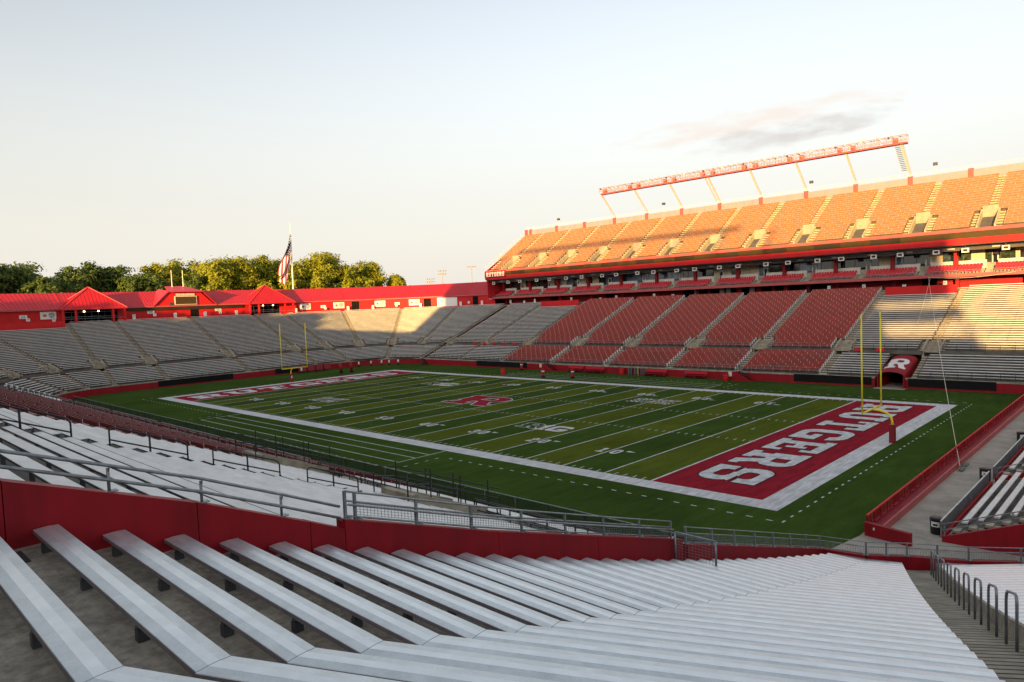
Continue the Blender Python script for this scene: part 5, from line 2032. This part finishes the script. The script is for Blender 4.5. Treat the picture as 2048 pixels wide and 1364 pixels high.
# concrete rib with brackets under the right section edge
mb = MB()
for k in range(K0, K1 - 1):
    a, b = f_ais2(k), f_ais2(k + 1)
    mb.beam((a.x, a.y, fz(k) - .2), (b.x, b.y, fz(k + 1) - .2), .10, .34)
mb.build("edge_kerb", M_CONC, A_)

# red side wall with pipe rails and mesh
WX = 65.42
Wl = thing("side_wall", "red wall with grey pipe rails along the left ends of the near benches", "wall", (WX, -58, 9))
wy = [(-74.0, 13.9), (-69.3, 12.73), (-67.0, 11.91), (-65.2, 11.15), (-64.55, 10.86)]
wy2 = [(-64.55, 11.02), (-60.85, 9.80), (-57.4, 8.75), (-53.35, 7.54)]
wy3 = [(-53.1, 7.31), (-46.7, 5.38), (-42.4, 4.08)]
for run in (wy, wy2, wy3):
    for (ya, za), (yb, zb) in zip(run[:-1], run[1:]):
        mb = MB()
        yb = yb - .012
        mb.hexa([(WX - .14, ya, za - 2.6), (WX + .14, ya, za - 2.6), (WX + .14, yb, zb - 2.6), (WX - .14, yb, zb - 2.6), (WX - .14, ya, za), (WX + .14, ya, za), (WX + .14, yb, zb), (WX - .14, yb, zb)])
        mb.build("wall_panel", M_RED, Wl)

def wtop(y):
    for run in (wy, wy2, wy3):
        if run[0][0] <= y <= run[-1][0]:
            return float(np.interp(y, [a for a, _ in run], [b for _, b in run]))
    return float(np.interp(y, [-53.35, -53.1], [7.54, 7.31]))
for y in (-69.4, -68.1, -66.88, -65.63):
    z = wtop(y)
    mb = MB(); mb.tube([(WX, y, z), (WX, y, z + .33)], .022, 8); mb.build("rail_post", M_GALV, Wl, True)
    mb = MB(); mb.box(WX - .06, WX + .06, y - .10, y + .10, z, z + .015); mb.build("base_plate", M_GALV, Wl)
    mb = MB(); mb.tube([(WX, y, z + .28), (WX + .05, y, z + .30), (WX + .07, y, z + .36)], .010, 6); mb.build("rail_hook", M_GALV, Wl, True)
for hz in (.17, .37):
    mb = MB(); mb.tube([(WX + .07, y, wtop(y) + hz) for y in (-74, -71, -69.3, -68.1, -66.9, -65.6, -64.6)], .024, 8); mb.build("pipe_rail", M_GALV, Wl, True)
GU = thing("guard_railing", "grey galvanised railing with wire mesh on top of the lower red side wall", "railing", (WX, -58, 9))
ys = [-64.45, -64.25, -62.9, -61.5, -60.0, -58.5, -57.0, -55.4, -53.8]
for y in ys:
    z = wtop(y)
    mb = MB(); mb.box(WX - .024, WX + .024, y - .024, y + .024, z, z + .50); mb.build("post", M_GALV, GU)
    mb = MB(); mb.box(WX - .07, WX + .07, y - .12, y + .12, z, z + .015); mb.build("base_plate", M_GALV, GU)
for hz, nm in ((.49, "top_rail"), (.32, "middle_rail"), (.05, "bottom_rail")):
    mb = MB(); mb.tube([(WX, y, wtop(y) + hz) for y in ys], .019, 8); mb.build(nm, M_GALV, GU, True)
mb = MB(); mb.tube([(WX + .10, y, wtop(y) + .27) for y in ys] , .022, 8); mb.build("grab_rail", M_GALV, GU, True)
mb = MB()
y = -64.2
while y < -53.85:
    z = wtop(y)
    mb.beam((WX - .03, y, z + .08), (WX - .03, y, z + .31), .006, .006, upv=(1, 0, 0))
    y += .075
for q in range(5):
    pts = [(WX - .03, yy, wtop(yy) + .09 + .05 * q) for yy in ys[1:]]
    for a, b in zip(pts[:-1], pts[1:]):
        mb.beam(a, b, .006, .006)
mb.build("wire_mesh", M_GALV, GU, kind="stuff")
GT = thing("mesh_gate", "small grey wire mesh gate standing where the red side wall steps down", "gate", (65.55, -53.2, 7))
zg = fz(20) - .1
fr = [Vector((65.62, -53.9, zg + .0)), Vector((65.62, -53.9, zg + .95)), Vector((66.45, -53.1, zg + .62)), Vector((66.45, -53.1, zg - .3))]
for a, b in ((fr[0], fr[1]), (fr[1], fr[2]), (fr[2], fr[3])):
    mb = MB(); mb.tube([a, b], .03, 8); mb.build("frame_bar", M_GALV, GT, True)
mb = MB()
for q in range(1, 12):
    f = q / 12
    a, b = fr[0].lerp(fr[3], f), fr[1].lerp(fr[2], f)
    mb.beam(a, b, .005, .005)
for q in range(1, 11):
    f = q / 11
    mb.beam(fr[0].lerp(fr[1], f), fr[3].lerp(fr[2], f), .005, .005)
mb.build("wire_mesh", M_GALV, GT, kind="stuff")

# railing on the lower stretch of the side wall and round the front wall
front = [(65.42, -42.25), (67.05, -42.0), (68.3, -41.2), (70.2, -40.3), (73.2, -38.3), (78, -34.6)]
FWZ = 4.12
FR = thing("front_wall", "red front wall below the near benches facing the walkway", "wall", (69, -41, 0))
for (xa, ya), (xb2, yb2) in zip(front[:-1], front[1:]):
    d = Vector((xb2 - xa, yb2 - ya, 0)).normalized()
    nn = Vector((-d.y, d.x, 0)) * .13
    mb = MB()
    P = [Vector((xa, ya, 0)) - nn, Vector((xb2, yb2, 0)) - nn, Vector((xb2, yb2, 0)) + nn, Vector((xa, ya, 0)) + nn]
    mb.hexa([(p.x, p.y, 0) for p in P] + [(p.x, p.y, FWZ - .06) for p in P]); mb.build("wall_panel", M_RED, FR)
FF = thing("front_railing", "grey railing with wire mesh along the bottom edge of the near benches", "railing", (67, -42, 4))
run = [(65.42, y, wtop(y)) for y in (-53.0, -51.4, -49.9, -48.4, -46.9, -45.4, -43.9, -42.42)] + [(x, y, FWZ - .06) for x, y in front[1:2]]
for (xa, ya), (xb2, yb2) in zip(front[1:-1], front[2:]):
    for q in (.5, 1.0):
        run.append((xa + (xb2 - xa) * q, ya + (yb2 - ya) * q, FWZ - .06))
for p in run:
    mb = MB(); mb.box(p[0] - .03, p[0] + .03, p[1] - .03, p[1] + .03, p[2], p[2] + .52); mb.build("post", M_GALV, FF)
    mb = MB(); mb.box(p[0] - .1, p[0] + .1, p[1] - .1, p[1] + .1, p[2], p[2] + .02); mb.build("base_plate", M_GALV, FF)
for hz, nm in ((.51, "top_rail"), (.33, "middle_rail"), (.05, "bottom_rail")):
    mb = MB(); mb.tube([(p[0], p[1], p[2] + hz) for p in run], .019, 8); mb.build(nm, M_GALV, FF, True)
mb = MB()
for p, q in zip(run[:-1], run[1:]):
    p, q = Vector(p), Vector(q)
    n = int((q - p).length / .09)
    for j in range(n):
        a = p.lerp(q, j / n)
        mb.beam(a + Vector((0, 0, .08)), a + Vector((0, 0, .32)), .007, .007)
    for j in range(5):
        h = Vector((0, 0, .09 + .05 * j))
        mb.beam(p + h, q + h, .008, .008)
mb.build("wire_mesh", M_GALV, FF, kind="stuff")

# near stand: black handrails in the first aisle, field fence, vomitory
def nz(y): return .3926 * abs(y) - 14.95
for i, (ya, yb) in enumerate(((-71.2, -68.6), (-67.6, -64.9), (-63.8, -61.3), (-60.4, -57.8), (-56.6, -54.2))):
    pts = []
    za, zb = nz(ya), nz(yb)
    x = 50.0
    c0, c1 = Vector((x, ya, za + .95)), Vector((x, yb, zb + .95))
    d = c1 - c0
    S = thing("handrail", f"black steel handrail in the near stand aisle, {ordinal(i)} from its top", "handrail", (x, ya, za), "black handrails in the near aisle")
    mb = MB(); mb.tube([(x, ya, za), c0 - Vector((0, 0, .14)), c0 + d * .03 - Vector((0, 0, .03)), c0 + d * .08, c1 - d * .08, c1 - d * .03 - Vector((0, 0, .03)), c1 - Vector((0, 0, .14)), (x, yb, zb)], .030, 8); mb.build("frame", M_BLKSTEEL, S, True)
    mb = MB(); mb.tube([c0 - Vector((0, 0, .45)), c1 - Vector((0, 0, .45))], .026, 8); mb.build("middle_rail", M_BLKSTEEL, S, True)
    mb = MB(); mb.tube([(x, (ya + yb) / 2, (za + zb) / 2), (c0 + c1) / 2], .035, 8); mb.build("post", M_BLKSTEEL, S, True)
for j, x in enumerate((35.4, 50.0)):
    V = thing("vomitory", "tan concrete stair pit with black railings in the near stand" if j else "farther tan concrete stair pit with black railings in the near stand, by the red seats", "stair opening", (x, -49.5, 4.3))
    for s in (-1, 1):
        mb = MB(); mb.hexa([(x + s * 1.3 - .15, -52, 3.0), (x + s * 1.3 + .15, -52, 3.0), (x + s * 1.3 + .15, -47.8, 3.0), (x + s * 1.3 - .15, -47.8, 3.0), (x + s * 1.3 - .15, -52, 6.2), (x + s * 1.3 + .15, -52, 6.2), (x + s * 1.3 + .15, -47.8, 4.6), (x + s * 1.3 - .15, -47.8, 4.6)]); mb.build("side_wall", M_CONCL, V)
        mb = MB()
        for hz in (.5, 1.0):
            mb.tube([(x + s * 1.3, -52.5, 6.25 + hz), (x + s * 1.3, -51.2, 6.0 + hz), (x + s * 1.3, -47.6, 4.6 + hz), (x + s * 1.3, -46.8, 4.3 + hz)], .035, 6)
        for yy, zz in ((-52.5, 5.6), (-51.2, 5.9), (-49.4, 5.2), (-47.6, 4.6), (-46.8, 3.6)):
            mb.tube([(x + s * 1.3, yy, zz), (x + s * 1.3, yy, zz + 1.35)], .035, 6)
        mb.build("railing", M_BLKSTEEL, V)
    mb = MB(); mb.box(x - 1.14, x + 1.14, -52.1, -51.8, 3.0, 6.15); mb.build("head_wall", M_CONCL, V)
# rails along the near cross walkway
S = thing("walkway_railing", "black railing along the cross walkway of the near stand", "railing", (30, -48.3, 4.3))
for xa, xb2 in ((-60, 34), (36.8, 48.6), (51.4, 65)):
    n = max(2, int((xb2 - xa) / 2.0))
    mb = MB()
    for hz in (.5, .95):
        mb.beam((xa, -48.5, 4.15 + hz), (xb2, -48.5, 4.15 + hz), .05, .05)
    for k in range(n + 1):
        x = xa + (xb2 - xa) * k / n
        mb.beam((x, -48.5, 3.2), (x, -48.5, 5.12), .05, .05)
    mb.build("rail_run", M_BLKSTEEL, S)
NF = thing("field_fence", "dark green windscreened chain link fence along the near edge of the field", "fence", (0, -38.6, 0))
x = -60.0
while x < 64.5:
    xn = min(x + 2.9, 65)
    mb = MB(); mb.quad((x + .04, -38.62, .05), (xn - .04, -38.62, .05), (xn - .04, -38.62, 1.75), (x + .04, -38.62, 1.75)); mb.build("screen", M_SCREEN, NF)
    mb = MB(); mb.tube([(x, -38.6, 0), (x, -38.6, 1.82)], .035, 6); mb.build("post", M_GALV if 28 < x < 46 else M_BLKSTEEL, NF)
    x = xn
mb = MB(); mb.tube([(-60, -38.6, 1.80), (65, -38.6, 1.80)], .03, 6); mb.build("top_rail", M_GALV, NF)
mb = MB(); mb.box(-60, 65, -39.0, -38.7, 0, .7); mb.build("kerb_wall", M_CONC, NF)

# ================================================================== FLAG, TREES, DISTANT LAMPS
FP = thing("flagpole", "tall white flagpole behind the end roof right of the right pavilion", "flagpole", (-120, 36.3, 13.4))
mb = MB(); mb.tube([(-120, 36.3, 13.4), (-120, 36.4, 30), (-120, 36.6, 41.5)], [.30, .22, .10], 10); mb.build("pole", M_WHITE, FP, True)
mb = MB(); mb.cyl((-120, 36.6, 41.5), .18, .3, 8); mb.build("finial", M_CREAM, FP)
FL = thing("flag", "limp American flag hanging from the white flagpole", "flag", (-119.6, 36.2, 38))
nh, nf = 13, 30


def flag_pt(h, f):
    top = Vector((-119.7, 36.25 - 4.7 * f ** 1.0, 38.4 - 12.4 * f))
    bot = Vector((-119.7, 36.1 - 2.9 * f ** 1.4 , 32.2 - 10.2 * f))
    p = top.lerp(bot, h)
    p.x += .55 * math.sin(2.2 * f * 3.1 + h * 9) * (.2 + f) + .3 * math.sin(h * 14 + f * 4)
    p.y += .30 * math.sin(h * 11 + f * 5) * f
    return p


st_ = {"red": MB(), "white": MB(), "blue": MB()}
for i in range(nh):
    for j in range(nf):
        c = "blue" if (i < 7 and j < nf * .4) else ("red" if i % 2 == 0 else "white")
        st_[c].quad(flag_pt(i / nh, j / nf), flag_pt((i + 1) / nh, j / nf), flag_pt((i + 1) / nh, (j + 1) / nf), flag_pt(i / nh, (j + 1) / nf))
st_["red"].build("red_stripes", M_FLAGR, FL, kind="stuff")
st_["white"].build("white_stripes", M_WHITE, FL, kind="stuff")
st_["blue"].build("canton", M_FLAGB, FL)
mb = MB()
for i in range(7):
    for j in range(6):
        h, f = (i + .5) / nh, (j + .5 + .25 * (i % 2)) / nf * 1.9
        p = flag_pt(h, f) + Vector((.05, 0, 0))
        mb.quad(p + Vector((0, -.11, -.11)), p + Vector((0, .11, -.11)), p + Vector((0, .11, .11)), p + Vector((0, -.11, .11)))
mb.build("stars", M_WHITE, FL, kind="stuff")
mb = MB(); mb.beam((-119.75, 36.3, 38.5), (-119.95, 36.45, 38.5), .05, .05); mb.build("halyard_clip", M_GALV, FL)


def tree(x, y, top, w_, label, m, seed, zb=13.4, nclump=70, leaf=.5, per=70):
    r = np.random.default_rng(seed)
    root = thing("tree", label, "tree", (x, y, zb))
    h = top - zb
    mb = MB()
    mb.tube([(x, y, zb), (x + r.normal(0, .2), y + r.normal(0, .2), zb + h * .3), (x + r.normal(0, .4), y + r.normal(0, .4), zb + h * .75)], [w_ * .05, w_ * .04, w_ * .012], 8)
    for k in range(7):
        a = 2 * math.pi * k / 7 + r.uniform(0, .6)
        s = zb + h * r.uniform(.25, .5)
        e = Vector((x + math.cos(a) * w_ * .33, y + math.sin(a) * w_ * .33, s + h * r.uniform(.12, .3)))
        mb.tube([(x, y, s), ((x + e.x) / 2, (y + e.y) / 2, (s + e.z) / 2 + .5), e], [w_ * .02, w_ * .014, w_ * .006], 6)
    mb.build("trunk", M_BARK, root)
    cz = zb + h * .60
    rz, rx = h * .40, w_ * .5
    # lobes on the crown, leaf clumps on the lobes
    nl = 9
    V, Fc = [], []
    lob = []
    for k in range(nl):
        u = r.normal(size=3); u /= np.linalg.norm(u)
        if u[2] < -.5:
            u[2] *= -.4
        lob.append((np.array([x, y, cz]) + u * np.array([rx * .58, rx * .58, rz * .58]), r.uniform(.40, .58)))
    allp, nor = [], []
    for k in range(nclump):
        c, rr = lob[k % nl]
        u = r.normal(size=3); u /= np.linalg.norm(u)
        cc = c + u * np.array([rx, rx, rz]) * rr * r.uniform(.6, 1.0)
        n = per
        q = r.normal(size=(n, 3)) * np.array([.85, .85, .6]) * r.uniform(.7, 1.25) * (w_ / 12)
        allp.append(cc + q)
        nor.append(q / np.maximum(np.linalg.norm(q, axis=1)[:, None], 1e-6) + (cc - np.array([x, y, cz])) / w_ * 1.2 + r.normal(size=(n, 3)) * .45)
    P = np.concatenate(allp)
    nn = np.concatenate(nor)[P[:, 2] < top + .3]
    P = P[P[:, 2] < top + .3]
    N = len(P)
    nn /= np.linalg.norm(nn, axis=1)[:, None]
    d1 = np.cross(nn, r.normal(size=(N, 3))); d1 /= np.linalg.norm(d1, axis=1)[:, None]
    d2 = np.cross(nn, d1)
    s = leaf * r.uniform(.5, 1.15, size=(N, 1))
    a, b = d1 * s, d2 * s * .6
    verts = np.stack([P - a, P + b, P + a, P - b], 1).reshape(-1, 3)
    me = bpy.data.meshes.new("crown")
    me.vertices.add(4 * N)
    me.vertices.foreach_set("co", verts.astype(np.float32).ravel())
    me.loops.add(4 * N)
    me.loops.foreach_set("vertex_index", np.arange(4 * N, dtype=np.int32))
    me.polygons.add(N)
    me.polygons.foreach_set("loop_start", np.arange(0, 4 * N, 4, dtype=np.int32))
    me.materials.append(m)
    me.update()
    o = bpy.data.objects.new("crown", me)
    COL.objects.link(o)
    adopt(o, root)


trees = [(-136, -35, 30.0, 15, "tall dark feathery tree at the photo's left edge", 1), (-131, -27, 25.6, 9, "low dark tree left of the left pavilion", 1), (-133, -21.5, 26.6, 9, "low tree just behind the left pavilion", 1),
         (-138, -15.8, 30.6, 12, "tall dark tree behind and right of the left pavilion", 1), (-140, -9, 29.0, 10, "dark round tree second right of the left pavilion", 1), (-134, -3.5, 27.0, 9, "low dark green tree left of the scoreboard masts", 1),
         (-136, 2.0, 27.6, 9, "low dark green tree behind the scoreboard roof", 1), (-146, 7.0, 31.0, 11, "yellow-green tree topping out behind the scoreboard masts", 0), (-134, 11.5, 27.5, 9, "dark green tree right of the scoreboard masts", 1),
         (-137, 20.0, 33.0, 13, "golden sunlit tree left of the right pavilion", 0), (-139, 28.5, 32.8, 12, "golden sunlit tree straight behind the right pavilion", 0), (-143, 37.5, 33.6, 12, "golden green tree behind the American flag", 0),
         (-138, 47.5, 32.2, 13, "golden green tree right of the flagpole", 0), (-141, 57.5, 35.0, 15, "tallest golden green tree, second right of the flagpole", 0), (-137, 67, 33.0, 12, "golden green tree third right of the flagpole", 0),
         (-140, 77.5, 33.0, 14, "rounded golden tree at the right end of the tree row", 0), (-133, 85.5, 28.0, 7, "small golden tree at the far right foot of the tree row", 0), (-133, 34, 25.5, 8, "low sunlit tree below the flag", 0), (-131, 62, 25.2, 9, "low sunlit tree against the roof right of the flag", 0), (-131, 16, 25.0, 8, "low mixed tree against the roof left of the right pavilion", 0),
         (-128, -52, 31, 14, "unseen dark tree added for shade left of the photo's left edge", 1), (-122, -66, 32, 15, "unseen dark tree added for shade well left of the end stand", 1), (-150, -28, 31, 14, "dark tree in the second row behind the left pavilion", 1),  # first two stand out of view, added to shade the left trees
         (-150, -4, 30.2, 13, "dark tree in the second row left of the scoreboard masts", 1), (-152, 17, 33.5, 14, "golden tree in the second row left of the right pavilion", 0), (-152, 33, 34.6, 14, "golden green tree in the second row left of the flag", 0),
         (-153, 48, 34.2, 14, "golden green tree in the second row right of the flag", 0), (-152, 66, 35.6, 15, "tall golden tree in the second row right of the flagpole", 0), (-132, 42, 27.0, 9, "low sunlit tree right behind the flag", 0), (-132, 52.5, 26.4, 9, "low sunlit tree just right of the flagpole", 0), (-132, 72, 26.4, 9, "low sunlit tree near the right end of the tree row", 0),
         (-54, -94, 27.0, 12, "unseen tree added for shade beyond the near stand, farthest right of four", 1), (-65, -95, 27.0, 12, "unseen tree added for shade beyond the near stand, third of four", 1), (-76, -94, 27.0, 12, "unseen tree added for shade beyond the near stand, second of four", 1), (-87, -93, 26.5, 12, "unseen tree added for shade beyond the near stand, farthest left of four", 1)]  # last four stand out of view, added to shade the end stand
for i, (x, y, top, w_, l, mk) in enumerate(trees):
    tree(x, y, top, w_, l, M_LEAFA if mk == 0 else M_LEAFB, 100 + i, nclump=int(46 + w_ * 4.2), per=90, leaf=.46)

for i, (x, y, zt, nm) in enumerate(((-241.5, 200, 35.4, "middle of the three far floodlight masts"), (-215.6, 200, 36.2, "right one of the three far floodlight masts"), (-252.4, 200, 31.2, "smallest left one of the three far floodlight masts"))):
    S = thing("floodlight_mast", f"distant floodlight mast beyond the end roof, {nm}", "floodlight", (x, y, 13.4), "distant floodlight masts")
    mb = MB(); mb.tube([(x, y, 13.4), (x, y, zt - .5)], [.32, .22], 8); mb.build("mast", mat("tan_mast", (.38, .33, .26), .7, var=.1), S)
    for hz in (zt - .8, zt - 2.6) if i != 1 else (zt - .8,):
        mb = MB(); mb.beam((x - 1.7, y - 1.4, hz), (x + 1.7, y + 1.4, hz), .15, .15); mb.build("cross_arm", mat("tan_mast", (.38, .33, .26)), S)
        for f in (-1, -.4, .4, 1):
            mb = MB(); xx, yy = x + 1.6 * f, y + 1.3 * f; mb.box(xx - .3, xx + .3, yy - .3, yy + .3, hz + .12, hz + .8); mb.build("lamp_head", mat("tan_lamp", (.3, .27, .22), .6, var=0), S)

# ================================================================== THE WEST SIDE BEHIND THE CAMERA (unseen; tower and corner block added for the evening shade)
PB = thing("shade_tower", "tall unseen tower added well behind the near corner seats to cast shade", "building", (60, -146, 13.4))  # unseen tower, placed and sized for its shadow on the far stand
mb = MB(); mb.box(2, 118, -152, -140, 13.0, 45.0); mb.build("tower", M_RED, PB)
for z0_, z1_ in ((13.0, 27.0), (30.5, 32.2), (34.5, 45.0)):
    mb = MB(); mb.box(118.01, 131.0, -152, -140, z0_, z1_); mb.build("shade_slab", M_RED, PB)  # slabs spaced to let sun patches through onto the far stand
for x in (118.4, 130.4):
    mb = MB(); mb.box(x, x + .4, -141, -140.6, 27.01, 34.49); mb.build("corner_column", M_RED, PB)
mb = MB(); mb.box(24, 92, -141, -139.8, 51.6, 52.7); mb.build("shade_truss", M_PARAPET, PB)  # truss beam added for the shadow band on the upper deck
for k in range(8):
    x = 20 + 80 * k / 7
    mb = MB(); mb.beam((x, -147, 45.01), (x, -140.5, 51.3), .4, .4); mb.build("truss_post", M_CREAM, PB)
NC = thing("near_concourse", "red roofed concourse building along the top of the near stand", "building", (0, -78, 13.4))
mb = MB()
mb.hexa([(-62.5, -73.2, -.2), (62, -76.5, -.2), (62, -80.9, -.2), (-62.5, -80.9, -.2), (-62.5, -73.2, 17.4), (62, -76.5, 17.4), (62, -80.9, 21.3), (-62.5, -80.9, 21.3)])
mb.build("roof_block", M_ROOF, NC)
mb = MB(); mb.box(-66.5, -61.5, -88.5, -73.4, -.25, 21.0); mb.build("light_stop_bay", M_RED, NC)  # added block closing a gap that let sun onto the end stand
SR = thing("corner_shade_block", "unseen red block added behind the near corner seats to shade them", "building", (90, -96, 13.4))
mb = MB(); mb.hexa([(62.5, -97, 13.4), (150, -97, 13.4), (150, -93, 13.4), (62.5, -93, 13.4), (62.5, -97, 20.2), (150, -97, 20.2), (150, -93, 20.2), (62.5, -93, 20.2)]); mb.build("block", M_RED, SR)  # plain block added to shade the foreground and lower far rows
for i, (x, y, top, w_) in enumerate(((98, -104, 22.0, 9), (108, -106, 22.0, 7), (116, -104, 21.6, 8), (128, -106, 22, 9))):
    tree(x, y, top, w_, f"leafy tree behind the near corner shade block, {ordinal(i)} from the shade tower", M_LEAFB, 300 + i, nclump=40, per=50, leaf=.8)
